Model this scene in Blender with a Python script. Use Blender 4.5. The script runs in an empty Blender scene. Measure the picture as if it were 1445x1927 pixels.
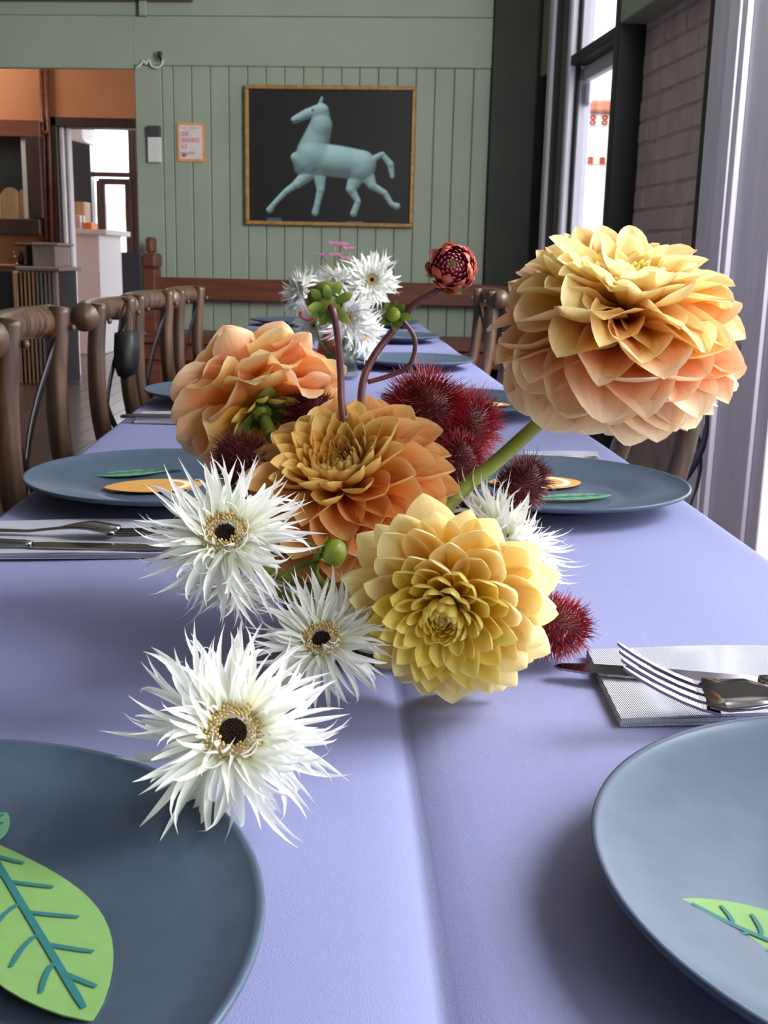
import bpy, math, random
from mathutils import Vector, Matrix
random.seed(7)
C = bpy.context.scene.collection
sc = bpy.context.scene
PI = math.pi
R = math.radians

# ------------------------------------------------------------------ camera, world, lights, exposure
F_PX, PITCH, ROLL = 2069.0, R(12.94), R(1.27)
EYE = Vector((0, 0, 0.985))
_fw = Vector((0, math.cos(PITCH), -math.sin(PITCH)))
_u0 = Vector((0, math.sin(PITCH), math.cos(PITCH)))
_r0 = Vector((1, 0, 0))
_rt = _r0 * math.cos(ROLL) + _u0 * math.sin(ROLL)
_up = -_r0 * math.sin(ROLL) + _u0 * math.cos(ROLL)
cam_data = bpy.data.cameras.new('camera')
cam = bpy.data.objects.new('camera', cam_data)
C.objects.link(cam)
cam.matrix_world = Matrix(((_rt.x, _up.x, -_fw.x, EYE.x), (_rt.y, _up.y, -_fw.y, EYE.y), (_rt.z, _up.z, -_fw.z, EYE.z), (0, 0, 0, 1)))
cam_data.sensor_fit = 'HORIZONTAL'
cam_data.sensor_width = 36
cam_data.lens = F_PX / 1445 * 36
cam_data.clip_start = 0.02
cam_data.dof.use_dof = True
cam_data.dof.focus_distance = 0.62
cam_data.dof.aperture_fstop = 50
sc.camera = cam

w = bpy.data.worlds.new('sky')
sc.world = w
w.use_nodes = True
w.node_tree.nodes['Background'].inputs[0].default_value = (0.93, 0.96, 1.0, 1)
w.node_tree.nodes['Background'].inputs[1].default_value = 3.0

def area(name, loc, target, sx, sy, power, col):
    l = bpy.data.lights.new(name, 'AREA')
    l.shape = 'RECTANGLE'
    l.size, l.size_y, l.energy, l.color = sx, sy, power, col
    o = bpy.data.objects.new(name, l)
    C.objects.link(o)
    o.location = loc
    o.rotation_euler = (Vector(target) - Vector(loc)).to_track_quat('-Z', 'Y').to_euler()
    return o
key = area('daylight_right_window', (1.36, 0.95, 1.85), (-0.03, 0.40, 0.75), 0.8, 0.8, 10, (0.98, 1.0, 1.0))
key.data.spread = R(85)
area('fill_rear_right', (1.45, -1.0, 1.75), (0.0, 0.6, 0.86), 1.0, 1.1, 11, (1.0, 0.99, 0.97))  # added fill at the unseen end of the shop window, brightens flower fronts
area('daylight_along_back_wall', (1.30, 2.2, 2.0), (-0.6, 6.0, 1.55), 0.8, 1.2, 85, (0.98, 1.0, 0.98))
area('fill_next_room', (-3.6, 8.2, 2.7), (-3.2, 9.0, 1.0), 1.0, 0.6, 16, (1.0, 0.9, 0.75))  # added fill with no visible fitting, brightens the terracotta room
area('daylight_far_room', (-3.6, 13.4, 2.3), (-3.4, 11.0, 0.8), 1.6, 1.0, 40, (0.95, 0.98, 1.0))

vs = sc.view_settings
vs.view_transform = 'Standard'
vs.look = 'None'
vs.exposure = 0.3
vs.gamma = 1.0
vs.use_curve_mapping = False

# ------------------------------------------------------------------ helpers
def P(px, py, Y):
    """point seen at photo pixel (px, py) standing at distance Y in front of the camera position"""
    d = _rt * ((px - 722.5) / F_PX) + _up * (-(py - 963.5) / F_PX) + _fw
    return EYE + d * (Y / d.y)
def Pz(px, py, z):
    d = _rt * ((px - 722.5) / F_PX) + _up * (-(py - 963.5) / F_PX) + _fw
    return EYE + d * ((z - EYE.z) / d.z)

def lin(r, g, b):
    f = lambda c: (c / 255 / 12.92) if c / 255 <= 0.04045 else ((c / 255 + 0.055) / 1.055) ** 2.4
    return (f(r), f(g), f(b), 1)

def new_mat(name):
    m = bpy.data.materials.new(name)
    m.use_nodes = True
    n = m.node_tree
    return m, n, n.nodes['Principled BSDF']

def mat(name, col, rough=0.6, metal=0.0, var=0.12, scale=20.0, stretch=(1, 1, 1), bump=0.0, coat=0.0, col2=None, spec=0.5, detail=4, bdist=0.003):
    m, n, b = new_mat(name)
    L = n.links.new
    b.inputs['Roughness'].default_value = rough
    b.inputs['Metallic'].default_value = metal
    b.inputs['Coat Weight'].default_value = coat
    b.inputs['Coat Roughness'].default_value = 0.15
    b.inputs['Specular IOR Level'].default_value = spec
    tc = n.nodes.new('ShaderNodeTexCoord')
    mp = n.nodes.new('ShaderNodeMapping')
    mp.inputs['Scale'].default_value = stretch
    nz = n.nodes.new('ShaderNodeTexNoise')
    nz.inputs['Scale'].default_value = scale
    nz.inputs['Detail'].default_value = detail
    L(tc.outputs['Object'], mp.inputs[0]); L(mp.outputs[0], nz.inputs[0])
    rp = n.nodes.new('ShaderNodeValToRGB')
    a = [c * (1 - var) for c in col[:3]] + [1]
    z = list(col2) if col2 else [min(1, c * (1 + var)) for c in col[:3]] + [1]
    rp.color_ramp.elements[0].position = 0.3; rp.color_ramp.elements[0].color = a
    rp.color_ramp.elements[1].position = 0.7; rp.color_ramp.elements[1].color = z
    L(nz.outputs[0], rp.inputs[0]); L(rp.outputs[0], b.inputs['Base Color'])
    if bump:
        bp = n.nodes.new('ShaderNodeBump')
        bp.inputs['Strength'].default_value = bump; bp.inputs['Distance'].default_value = bdist
        L(nz.outputs[0], bp.inputs['Height']); L(bp.outputs[0], b.inputs['Normal'])
    return m

def petal_mat(name, stops, streak=0.25, transl=0.3, rand=0.06, rough=0.5, edge=None):
    """colours run from the petal's base to its tip (uv v), with fine lengthwise veins (uv u)"""
    m, n, b = new_mat(name)
    L = n.links.new
    uv = n.nodes.new('ShaderNodeUVMap')
    sp = n.nodes.new('ShaderNodeSeparateXYZ')
    L(uv.outputs[0], sp.inputs[0])
    oi = n.nodes.new('ShaderNodeObjectInfo')
    ma = n.nodes.new('ShaderNodeMath'); ma.operation = 'MULTIPLY_ADD'
    L(oi.outputs['Random'], ma.inputs[0]); ma.inputs[1].default_value = rand * 2; L(sp.outputs[1], ma.inputs[2])
    rp = n.nodes.new('ShaderNodeValToRGB')
    els = rp.color_ramp.elements
    while len(els) < len(stops): els.new(0.5)
    for e, (p, c) in zip(els, stops):
        e.position = p; e.color = c
    L(ma.outputs[0], rp.inputs[0])
    mp = n.nodes.new('ShaderNodeMapping'); mp.inputs['Scale'].default_value = (14, 1.2, 1)
    ad = n.nodes.new('ShaderNodeVectorMath'); ad.operation = 'ADD'
    L(uv.outputs[0], ad.inputs[0]); L(oi.outputs['Random'], ad.inputs[1])
    nz = n.nodes.new('ShaderNodeTexNoise'); nz.inputs['Scale'].default_value = 1.0; nz.inputs['Detail'].default_value = 3
    L(ad.outputs[0], mp.inputs[0]); L(mp.outputs[0], nz.inputs[0])
    mr = n.nodes.new('ShaderNodeMapRange')
    mr.inputs['From Min'].default_value = 0.3; mr.inputs['From Max'].default_value = 0.7
    mr.inputs['To Min'].default_value = 1 - streak; mr.inputs['To Max'].default_value = 1 + streak * 0.4
    L(nz.outputs[0], mr.inputs[0])
    mx = n.nodes.new('ShaderNodeMix'); mx.data_type = 'RGBA'; mx.blend_type = 'MULTIPLY'; mx.inputs[0].default_value = 1
    L(rp.outputs[0], mx.inputs[6]); L(mr.outputs[0], mx.inputs[7])
    outc = mx.outputs[2]
    if edge:
        e1 = n.nodes.new('ShaderNodeMath'); e1.operation = 'SUBTRACT'; L(sp.outputs[0], e1.inputs[0]); e1.inputs[1].default_value = 0.5
        e2 = n.nodes.new('ShaderNodeMath'); e2.operation = 'ABSOLUTE'; L(e1.outputs[0], e2.inputs[0])
        e3 = n.nodes.new('ShaderNodeMapRange'); L(e2.outputs[0], e3.inputs[0])
        e3.inputs['From Min'].default_value = 0.30; e3.inputs['From Max'].default_value = 0.5; e3.inputs['To Max'].default_value = 0.75
        e4 = n.nodes.new('ShaderNodeMath'); e4.operation = 'MULTIPLY'; L(e3.outputs[0], e4.inputs[0]); L(sp.outputs[1], e4.inputs[1])
        m2 = n.nodes.new('ShaderNodeMix'); m2.data_type = 'RGBA'; L(e4.outputs[0], m2.inputs[0]); L(mx.outputs[2], m2.inputs[6]); m2.inputs[7].default_value = edge
        outc = m2.outputs[2]
    L(outc, b.inputs['Base Color'])
    b.inputs['Roughness'].default_value = rough
    b.inputs['Specular IOR Level'].default_value = 0.35
    bp = n.nodes.new('ShaderNodeBump'); bp.inputs['Strength'].default_value = 0.12; bp.inputs['Distance'].default_value = 0.0004
    L(nz.outputs[0], bp.inputs['Height']); L(bp.outputs[0], b.inputs['Normal'])
    tr = n.nodes.new('ShaderNodeBsdfTranslucent')
    L(outc, tr.inputs[0])
    ms = n.nodes.new('ShaderNodeMixShader'); ms.inputs[0].default_value = transl
    L(b.outputs[0], ms.inputs[1]); L(tr.outputs[0], ms.inputs[2])
    L(ms.outputs[0], n.nodes['Material Output'].inputs[0])
    return m

def glass_mat(name, col=(1, 1, 1, 1), rough=0.02, alpha=0.12):
    """thin pane: mostly see-through, a little mirror"""
    m, n, b = new_mat(name)
    L = n.links.new
    tb = n.nodes.new('ShaderNodeBsdfTransparent'); tb.inputs[0].default_value = col
    gl = n.nodes.new('ShaderNodeBsdfGlossy'); gl.inputs['Roughness'].default_value = rough
    lw = n.nodes.new('ShaderNodeLayerWeight')
    pw5 = n.nodes.new('ShaderNodeMath'); pw5.operation = 'POWER'; L(lw.outputs['Facing'], pw5.inputs[0]); pw5.inputs[1].default_value = 5
    fr = n.nodes.new('ShaderNodeMath'); fr.operation = 'MULTIPLY_ADD'; L(pw5.outputs[0], fr.inputs[0]); fr.inputs[1].default_value = 0.8; fr.inputs[2].default_value = 0.04
    ms = n.nodes.new('ShaderNodeMixShader')
    L(fr.outputs[0], ms.inputs[0]); L(tb.outputs[0], ms.inputs[1]); L(gl.outputs[0], ms.inputs[2])
    L(ms.outputs[0], n.nodes['Material Output'].inputs[0])
    return m

def mesh(name, V, Fc, m, smooth=True, uv=None):
    me = bpy.data.meshes.new(name)
    me.from_pydata([tuple(v) for v in V], [], Fc)
    if m: me.materials.append(m)
    if smooth: me.polygons.foreach_set('use_smooth', [True] * len(me.polygons))
    if uv:
        lay = me.uv_layers.new(name='UVMap')
        for l in me.loops: lay.data[l.index].uv = uv[l.vertex_index]
    me.update()
    return me

def obj(name, me, parent=None, loc=None, rot=None, scale=None):
    o = bpy.data.objects.new(name, me)
    C.objects.link(o)
    if parent: o.parent = parent
    if loc is not None: o.location = loc
    if rot is not None: o.rotation_euler = rot
    if scale is not None: o.scale = scale
    return o

def tag(o, label=None, cat=None, group=None, kind=None):
    if label: o['label'] = label
    if cat: o['category'] = cat
    if group: o['group'] = group
    if kind: o['kind'] = kind
    return o

def thing(name, label, cat, loc=(0, 0, 0), rotz=0, group=None):
    o = bpy.data.objects.new(name, None)
    C.objects.link(o)
    o.empty_display_size = 0.02
    o.location = loc; o.rotation_euler = (0, 0, rotz)
    return tag(o, label, cat, group)

class MB:
    def __init__(s): s.V, s.F = [], []
    def add(s, V, Fc):
        k = len(s.V); s.V += [Vector(v) for v in V]; s.F += [tuple(i + k for i in f) for f in Fc]; return s
    def box(s, x0, x1, y0, y1, z0, z1, M=None):
        V = [Vector((x, y, z)) for z in (z0, z1) for y in (y0, y1) for x in (x0, x1)]
        if M: V = [M @ v for v in V]
        return s.add(V, [(0, 2, 3, 1), (4, 5, 7, 6), (0, 1, 5, 4), (2, 6, 7, 3), (0, 4, 6, 2), (1, 3, 7, 5)])
    def bevbox(s, x0, x1, y0, y1, z0, z1, b, M=None):
        V, k = [], 0
        idx = {}
        for sx in (0, 1):
            for sy in (0, 1):
                for sz in (0, 1):
                    X = (x0, x1)[sx]; Y = (y0, y1)[sy]; Z = (z0, z1)[sz]
                    dx, dy, dz = (b, -b)[sx], (b, -b)[sy], (b, -b)[sz]
                    for a, v in (('x', (X, Y + dy, Z + dz)), ('y', (X + dx, Y, Z + dz)), ('z', (X + dx, Y + dy, Z))):
                        idx[sx, sy, sz, a] = k; k += 1
                        v = Vector(v); V.append(M @ v if M else v)
        F = []
        for sx in (0, 1): F.append([idx[sx, 0, 0, 'x'], idx[sx, 1, 0, 'x'], idx[sx, 1, 1, 'x'], idx[sx, 0, 1, 'x']][::1 if sx else -1])
        for sy in (0, 1): F.append([idx[0, sy, 0, 'y'], idx[1, sy, 0, 'y'], idx[1, sy, 1, 'y'], idx[0, sy, 1, 'y']][::-1 if sy else 1])
        for sz in (0, 1): F.append([idx[0, 0, sz, 'z'], idx[1, 0, sz, 'z'], idx[1, 1, sz, 'z'], idx[0, 1, sz, 'z']][::1 if sz else -1])
        for i in (0, 1):
            for j in (0, 1):
                F.append([idx[i, j, 0, 'x'], idx[i, j, 1, 'x'], idx[i, j, 1, 'y'], idx[i, j, 0, 'y']][::1 if i == j else -1])
                F.append([idx[i, 0, j, 'x'], idx[i, 1, j, 'x'], idx[i, 1, j, 'z'], idx[i, 0, j, 'z']][::-1 if i == j else 1])
                F.append([idx[0, i, j, 'y'], idx[1, i, j, 'y'], idx[1, i, j, 'z'], idx[0, i, j, 'z']][::1 if i == j else -1])
        for sx in (0, 1):
            for sy in (0, 1):
                for sz in (0, 1):
                    F.append([idx[sx, sy, sz, 'x'], idx[sx, sy, sz, 'y'], idx[sx, sy, sz, 'z']][::1 if (sx + sy + sz) % 2 else -1])
        return s.add(V, F)
    def tube(s, pts, rad, n=8, flat=1.0, up=None, caps=True):
        """swept tube; rad a number or list; flat squashes the section along the 'up' side"""
        pts = [Vector(p) for p in pts]
        N = len(pts)
        if not isinstance(rad, (list, tuple)): rad = [rad] * N
        k = len(s.V)
        u = None
        for i, p in enumerate(pts):
            t = (pts[min(i + 1, N - 1)] - pts[max(i - 1, 0)]).normalized()
            if u is None:
                u = Vector(up) if up else (Vector((0, 0, 1)) if abs(t.z) < 0.9 else Vector((1, 0, 0)))
            u = (u - t * u.dot(t)).normalized()
            v = t.cross(u)
            for j in range(n):
                a = 2 * PI * j / n
                s.V.append(p + (u * math.cos(a) * flat + v * math.sin(a)) * rad[i])
        for i in range(N - 1):
            for j in range(n):
                a, b = k + i * n + j, k + i * n + (j + 1) % n
                s.F.append((a, b, b + n, a + n))
        if caps:
            s.F.append(tuple(k + j for j in range(n))[::-1])
            s.F.append(tuple(k + (N - 1) * n + j for j in range(n)))
        return s
    def lathe(s, prof, n=48, M=None, close=True):
        k = len(s.V)
        for r, z in prof:
            for j in range(n):
                a = 2 * PI * j / n
                v = Vector((r * math.cos(a), r * math.sin(a), z))
                s.V.append(M @ v if M else v)
        m = len(prof)
        for i in range(m - 1):
            for j in range(n):
                a, b = k + i * n + j, k + i * n + (j + 1) % n
                s.F.append((a, b, b + n, a + n))
        if close:
            s.F.append(tuple(k + j for j in range(n))[::-1]); s.F.append(tuple(k + (m - 1) * n + j for j in range(n)))
        return s
    def prism(s, out, z0, z1, M=None):
        n = len(out)
        V = [Vector((x, y, z0)) for x, y in out] + [Vector((x, y, z1)) for x, y in out]
        if M: V = [M @ v for v in V]
        return s.add(V, [tuple(range(n))[::-1], tuple(range(n, 2 * n))] + [(i, (i + 1) % n, n + (i + 1) % n, n + i) for i in range(n)])
    def blob(s, c, r, nu=10, nv=6, M=None):
        rr = r if isinstance(r, (tuple, list, Vector)) else (r, r, r)
        k = len(s.V)
        for i in range(nv + 1):
            th = PI * i / nv
            for j in range(nu):
                a = 2 * PI * j / nu
                v = Vector((rr[0] * math.sin(th) * math.cos(a), rr[1] * math.sin(th) * math.sin(a), rr[2] * math.cos(th)))
                if M: v = M @ v
                s.V.append(v + Vector(c))
        for i in range(nv):
            for j in range(nu):
                a, b = k + i * nu + j, k + i * nu + (j + 1) % nu
                s.F.append((a, a + nu, b + nu, b))
        return s
    def mesh(s, name, m, smooth=False): return mesh(name, s.V, s.F, m, smooth)
    def build(s, name, m, parent=None, smooth=False, world=False):
        """world=True: the shape was written in world coordinates and the parent is placed somewhere"""
        if world and parent:
            mi = wm(parent).inverted()
            s.V = [mi @ v for v in s.V]
        return obj(name, mesh(name, s.V, s.F, m, smooth), parent)

def wm(o):
    m = Matrix.LocRotScale(o.location, o.rotation_euler.to_quaternion() if o.rotation_mode != 'QUATERNION' else o.rotation_quaternion, o.scale)
    return wm(o.parent) @ m if o.parent else m

def curve_pts(pts, n=24):
    """Catmull-Rom through the points"""
    pts = [Vector(p) for p in pts]
    q = [pts[0] * 2 - pts[1]] + pts + [pts[-1] * 2 - pts[-2]]
    out = []
    m = len(pts) - 1
    for i in range(n + 1):
        f = i / n * m
        k = min(int(f), m - 1); t = f - k
        a, b, c, d = q[k], q[k + 1], q[k + 2], q[k + 3]
        out.append(0.5 * ((2 * b) + (c - a) * t + (2 * a - 5 * b + 4 * c - d) * t * t + (3 * b - a - 3 * c + d) * t ** 3))
    return out

def copy_tree(o, parent=None):
    c = o.copy(); C.objects.link(c); c.parent = parent
    for ch in [x for x in C.objects if x.parent == o]: copy_tree(ch, c)
    return c

def text_mesh(s, size, m, name, sx=1.0):
    cu = bpy.data.curves.new(name, 'FONT')
    cu.body = s; cu.size = size; cu.align_x = 'LEFT'; cu.offset = size * 0.012
    t = bpy.data.objects.new(name, cu); C.objects.link(t)
    dg = bpy.context.evaluated_depsgraph_get()
    me = bpy.data.meshes.new_from_object(t.evaluated_get(dg))
    bpy.data.objects.remove(t); bpy.data.curves.remove(cu)
    me.name = name; me.materials.clear(); me.materials.append(m)
    for v in me.vertices: v.co.x *= sx
    return me

# ------------------------------------------------------------------ materials
M = {}
M['green'] = mat('sage_wall_paint', lin(160, 170, 154), 0.55, var=0.05, scale=3, bump=0.05)
M['black_paint'] = mat('charcoal_paint', lin(34, 33, 38), 0.45, var=0.1, scale=6)
M['dark_green'] = mat('dark_green_paint_and_shade', lin(44, 48, 40), 0.6, var=0.1, scale=4)  # its dark tone also holds the shade of the window corner
M['lilac_paint'] = mat('lilac_grey_paint', lin(234, 228, 246), 0.5, var=0.06, scale=5, stretch=(6, 6, 0.6))
M['brick'] = mat('painted_brick', lin(212, 190, 190), 0.85, var=0.14, scale=9, bump=0.6, stretch=(1, 1, 0.6))
M['mortar'] = mat('brick_mortar', lin(190, 168, 168), 0.9, var=0.2, scale=14, bump=0.5)
M['orange_wall'] = mat('terracotta_plaster', lin(196, 128, 88), 0.75, var=0.1, scale=1.6, bump=0.1)
M['floor'] = mat('floor_wood', lin(96, 76, 74), 0.22, var=0.25, scale=5, stretch=(8, 0.5, 1), spec=0.6)
M['ceiling'] = mat('ceiling_paint', lin(190, 190, 178), 0.8, var=0.03)
M['cloth'] = mat('lilac_tablecloth', lin(134, 137, 182), 0.75, var=0.05, scale=1500, bump=0.4, detail=2, bdist=0.0006)
M['wood'] = mat('weathered_chair_wood', lin(50, 35, 27), 0.38, var=0.3, scale=26, stretch=(3, 3, 0.3), bump=0.5, col2=lin(108, 78, 57), bdist=0.0015, detail=8)
M['bench_wood'] = mat('reddish_bench_wood', lin(112, 62, 48), 0.4, var=0.3, scale=7, stretch=(0.5, 4, 6))
M['strap'] = mat('dark_steel_strap', lin(46, 42, 44), 0.35, metal=0.7, var=0.1)
M['plate'] = mat('blue_grey_stoneware', lin(76, 90, 110), 0.30, var=0.07, scale=60, coat=0.05, spec=0.14)
M['steel'] = mat('polished_steel', (0.28, 0.26, 0.27, 1), 0.14, metal=1.0, var=0.03)
M['napkin'] = None
M['leaf_paper'] = mat('green_paper', lin(118, 158, 90), 0.7, var=0.05, scale=120)
M['leaf_dark'] = mat('deep_green_paper', lin(96, 150, 112), 0.7, var=0.05, scale=120)
M['vein_ink'] = mat('teal_ink', lin(34, 104, 106), 0.7, var=0.03)
M['orange_paper'] = mat('orange_paper', lin(216, 158, 78), 0.7, var=0.05, scale=100)
M['cream_paper'] = mat('cream_paper', lin(244, 238, 206), 0.7, var=0.02)
M['ink'] = mat('brown_ink', lin(90, 70, 50), 0.7, var=0.02)
M['black_ceramic'] = mat('black_ceramic', lin(22, 20, 22), 0.35, var=0.1)
M['stem_green'] = mat('green_stem', lin(132, 146, 62), 0.45, var=0.15, scale=60)
M['stem_purple'] = mat('purple_stem', lin(92, 42, 62), 0.35, var=0.2, scale=60, col2=lin(118, 70, 70))
M['sepal'] = petal_mat('green_sepal', [(0, lin(70, 96, 34)), (0.6, lin(104, 128, 48)), (1, lin(150, 160, 80))], 0.2, 0.15, rough=0.35)
M['bud_green'] = mat('yellow_green_bud', lin(136, 152, 44), 0.35, var=0.15, scale=40)
M['pod'] = mat('dark_red_pod', lin(84, 14, 24), 0.6, var=0.2)
M['spine'] = mat('crimson_spine', lin(150, 24, 42), 0.5, var=0.3, scale=60)
M['dark_spine'] = mat('maroon_spine', lin(96, 26, 34), 0.5, var=0.3, scale=60)
M['disc'] = mat('dark_flower_disc', lin(58, 34, 26), 0.8, var=0.4, scale=600)
M['floret'] = mat('golden_floret', lin(236, 186, 92), 0.6, var=0.25, scale=300, col2=lin(246, 226, 170))
M['white_petal'] = petal_mat('white_petal', [(0, lin(240, 244, 206)), (0.35, lin(253, 254, 246)), (1, lin(255, 255, 255))], 0.05, 0.40, 0.03)
M['yellow'] = petal_mat('yellow_dahlia_petal', [(0, lin(255, 208, 30)), (0.35, lin(255, 226, 104)), (0.75, lin(255, 232, 172)), (1, lin(255, 242, 184))], 0.07, 0.46, edge=lin(252, 244, 196))
M['yellow_inner'] = petal_mat('yellow_inner_petal', [(0, lin(255, 206, 24)), (0.5, lin(255, 228, 84)), (1, lin(255, 240, 142))], 0.06, 0.46, edge=lin(250, 244, 170))
M['apricot'] = petal_mat('apricot_dahlia_petal', [(0, lin(250, 150, 16)), (0.4, lin(250, 166, 66)), (0.8, lin(248, 174, 100)), (1, lin(248, 200, 132))], 0.14, 0.32, edge=lin(246, 216, 160))
M['apricot_inner'] = petal_mat('apricot_inner_petal', [(0, lin(240, 150, 24)), (0.5, lin(244, 180, 76)), (1, lin(240, 204, 122))], 0.14, 0.34, edge=lin(240, 222, 150))
M['peach'] = petal_mat('peach_dahlia_petal', [(0, lin(252, 190, 40)), (0.3, lin(250, 172, 84)), (0.75, lin(250, 184, 138)), (1, lin(252, 222, 184))], 0.12, 0.38, edge=lin(252, 236, 204))
M['pale_peach'] = petal_mat('pale_peach_petal', [(0, lin(250, 184, 96)), (0.3, lin(252, 190, 140)), (0.75, lin(253, 214, 180)), (1, lin(253, 236, 200))], 0.12, 0.42, edge=lin(254, 244, 214))
M['gold_peach'] = petal_mat('golden_peach_petal', [(0, lin(250, 176, 30)), (0.35, lin(252, 194, 84)), (0.75, lin(253, 214, 138)), (1, lin(253, 232, 170))], 0.12, 0.4, edge=lin(253, 244, 200))
M['salmon'] = petal_mat('salmon_dahlia_petal', [(0, lin(253, 210, 30)), (0.3, lin(252, 172, 70)), (0.75, lin(252, 176, 120)), (1, lin(253, 214, 172))], 0.14, 0.42, edge=lin(252, 226, 190))
M['crimson'] = petal_mat('crimson_bud_petal', [(0, lin(96, 20, 40)), (0.55, lin(160, 40, 66)), (0.9, lin(210, 110, 120)), (1, lin(240, 180, 170))], 0.2, 0.15)
M['blush'] = petal_mat('blush_bud_petal', [(0, lin(214, 190, 90)), (0.5, lin(228, 150, 110)), (1, lin(222, 110, 110))], 0.2, 0.2)
M['pink'] = petal_mat('pink_petal', [(0, lin(200, 120, 170)), (1, lin(232, 160, 205))], 0.1, 0.3)
M['white_paint'] = mat('white_paint', lin(226, 220, 224), 0.5, var=0.03)
M['brown_frame'] = mat('umber_frame', lin(62, 40, 34), 0.45, var=0.2, scale=6, stretch=(4, 4, 0.5))
M['gold'] = mat('gilded_wood', lin(184, 138, 84), 0.4, metal=0.2, var=0.25, scale=30)
M['glass'] = glass_mat('clear_glass')

m, n, b = new_mat('woven_paper_napkin')     # white, embossed with a fine diagonal weave
tc = n.nodes.new('ShaderNodeTexCoord'); mp = n.nodes.new('ShaderNodeMapping')
mp.inputs['Scale'].default_value = (520, 520, 520); mp.inputs['Rotation'].default_value = (0, 0, 0.7)
ck = n.nodes.new('ShaderNodeTexMagic'); ck.turbulence_depth = 0; ck.inputs['Scale'].default_value = 1.6
n.links.new(tc.outputs['Object'], mp.inputs[0]); n.links.new(mp.outputs[0], ck.inputs[0])
bp = n.nodes.new('ShaderNodeBump'); bp.inputs['Strength'].default_value = 1.0; bp.inputs['Distance'].default_value = 0.0008
n.links.new(ck.outputs['Fac'], bp.inputs['Height']); n.links.new(bp.outputs[0], b.inputs['Normal'])
b.inputs['Base Color'].default_value = lin(188, 190, 204); b.inputs['Roughness'].default_value = 0.85
M['napkin'] = m

# ------------------------------------------------------------------ the setting
WZ, WA = 6.0, R(4.2)                          # back wall: distance ahead, turned a little so its right end is nearer
BW = Matrix.Translation((0, WZ, 0)) @ Matrix.Rotation(-WA, 4, 'Z')     # local x along the wall, y into it
def on_wall(px, py, off=0.0):
    """wall-local (x, z) of the photo pixel on the back wall plane (off metres in front of it)"""
    d = _rt * ((px - 722.5) / F_PX) + _up * (-(py - 963.5) / F_PX) + _fw
    nrm = BW.to_3x3() @ Vector((0, 1, 0))
    p0 = BW @ Vector((0, -off, 0))
    p = EYE + d * ((p0 - EYE).dot(nrm) / d.dot(nrm))
    q = BW.inverted() @ p
    return q.x, q.z
def struct(name, mb, m, parent=None, smooth=False):
    o = mb.build(name, m, parent, smooth)
    if not parent: o['kind'] = 'structure'
    return o

X_OPEN = on_wall(257, 300)[0]                 # right edge of the opening into the next room
X_RIGHT = on_wall(1012, 300)[0]
Z_RAIL = on_wall(600, 122)[1]                 # head of the boarding = head of the opening
CEIL = 3.0

# floor: boards run away from the camera
fl = struct('floor', MB().box(-6.5, 3.0, -2.6, 14.5, -0.06, -0.02), M['black_paint'])
pw = 0.13
for i in range(44):
    x = -4.3 + i * pw
    y0 = -2.6
    k = 0
    while y0 < 14.4:
        ln = 2.4 + 1.6 * random.random() if x < -0.2 else 17
        y1 = min(14.4, y0 + ln)
        if i % 1 == 0: struct('plank', MB().bevbox(x + 0.0015, x + pw - 0.0015, y0 + 0.001, y1 - 0.001, -0.02, random.uniform(-0.001, 0), 0.001), M['floor'], fl)
        y0 = y1
struct('ceiling', MB().box(-6.5, 1.0, -2.6, 14.5, CEIL, CEIL + 0.08).box(1.0, 2.1, -2.6, 4.2, CEIL, CEIL + 0.08), M['ceiling'])

# back wall: plain core, header and boards
wb = MB()
xr = X_RIGHT + 0.04
wb.box(X_OPEN, xr, 0.012, 0.14, 0, CEIL, BW)
wb.box(-5.4, X_OPEN, 0.0, 0.14, Z_RAIL - 0.012, CEIL, BW)
wall_back = struct('wall_back', wb, M['green'])
xs_b = [X_OPEN] + [on_wall(x, 124)[0] for x in (304, 324.8, 359.7, 395.1, 430, 465.6, 500.5, 535.5, 571, 607, 643, 676.9, 712.5, 748, 783.7, 819.4, 855.7, 892.4, 926.5)]
for a, b_ in zip(xs_b, xs_b[1:]):
    q = MB().bevbox(a + 0.0015, b_ - 0.0015, -0.006, 0.012, 0.0, Z_RAIL - 0.012, 0.004, BW)
    struct('board', q, M['green'], wall_back)
zr2 = on_wall(600, 33)[1]
struct('trim_1', MB().bevbox(X_OPEN - 0.0, xs_b[-1], -0.014, 0.0, Z_RAIL - 0.012, zr2, 0.003, BW), M['green'])     # frieze board over the boarding
struct('trim_2', MB().bevbox(-5.4, X_OPEN, -0.014, -0.001, Z_RAIL - 0.03, zr2, 0.003, BW), M['green'])
struct('trim_3', MB().bevbox(-5.4, xs_b[-1] , -0.010, 0.0, zr2 + 0.003, CEIL - 0.02, 0.003, BW), M['green'])
xb0, zb0 = on_wall(0, 4)
struct('trim_4', MB().bevbox(-5.4, on_wall(365, 0)[0], -0.10, -0.011, zb0, zb0 + 0.22, 0.006, BW), M['bench_wood'])
xa, za = on_wall(266, 33); xc, _ = on_wall(280, 33)
struct('trim_5', MB().bevbox(xa, xc, -0.05, -0.0145, za, zb0 + 0.02, 0.004, BW), M['green'])
# strip added between boarding and window, wall shade put into its dark green
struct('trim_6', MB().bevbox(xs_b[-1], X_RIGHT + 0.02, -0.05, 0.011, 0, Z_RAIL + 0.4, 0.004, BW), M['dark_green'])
struct('trim_7', MB().bevbox(xs_b[-1], X_RIGHT + 0.02, -0.05, 0.011, Z_RAIL + 0.404, CEIL - 0.02, 0.004, BW), M['dark_green'])

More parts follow.
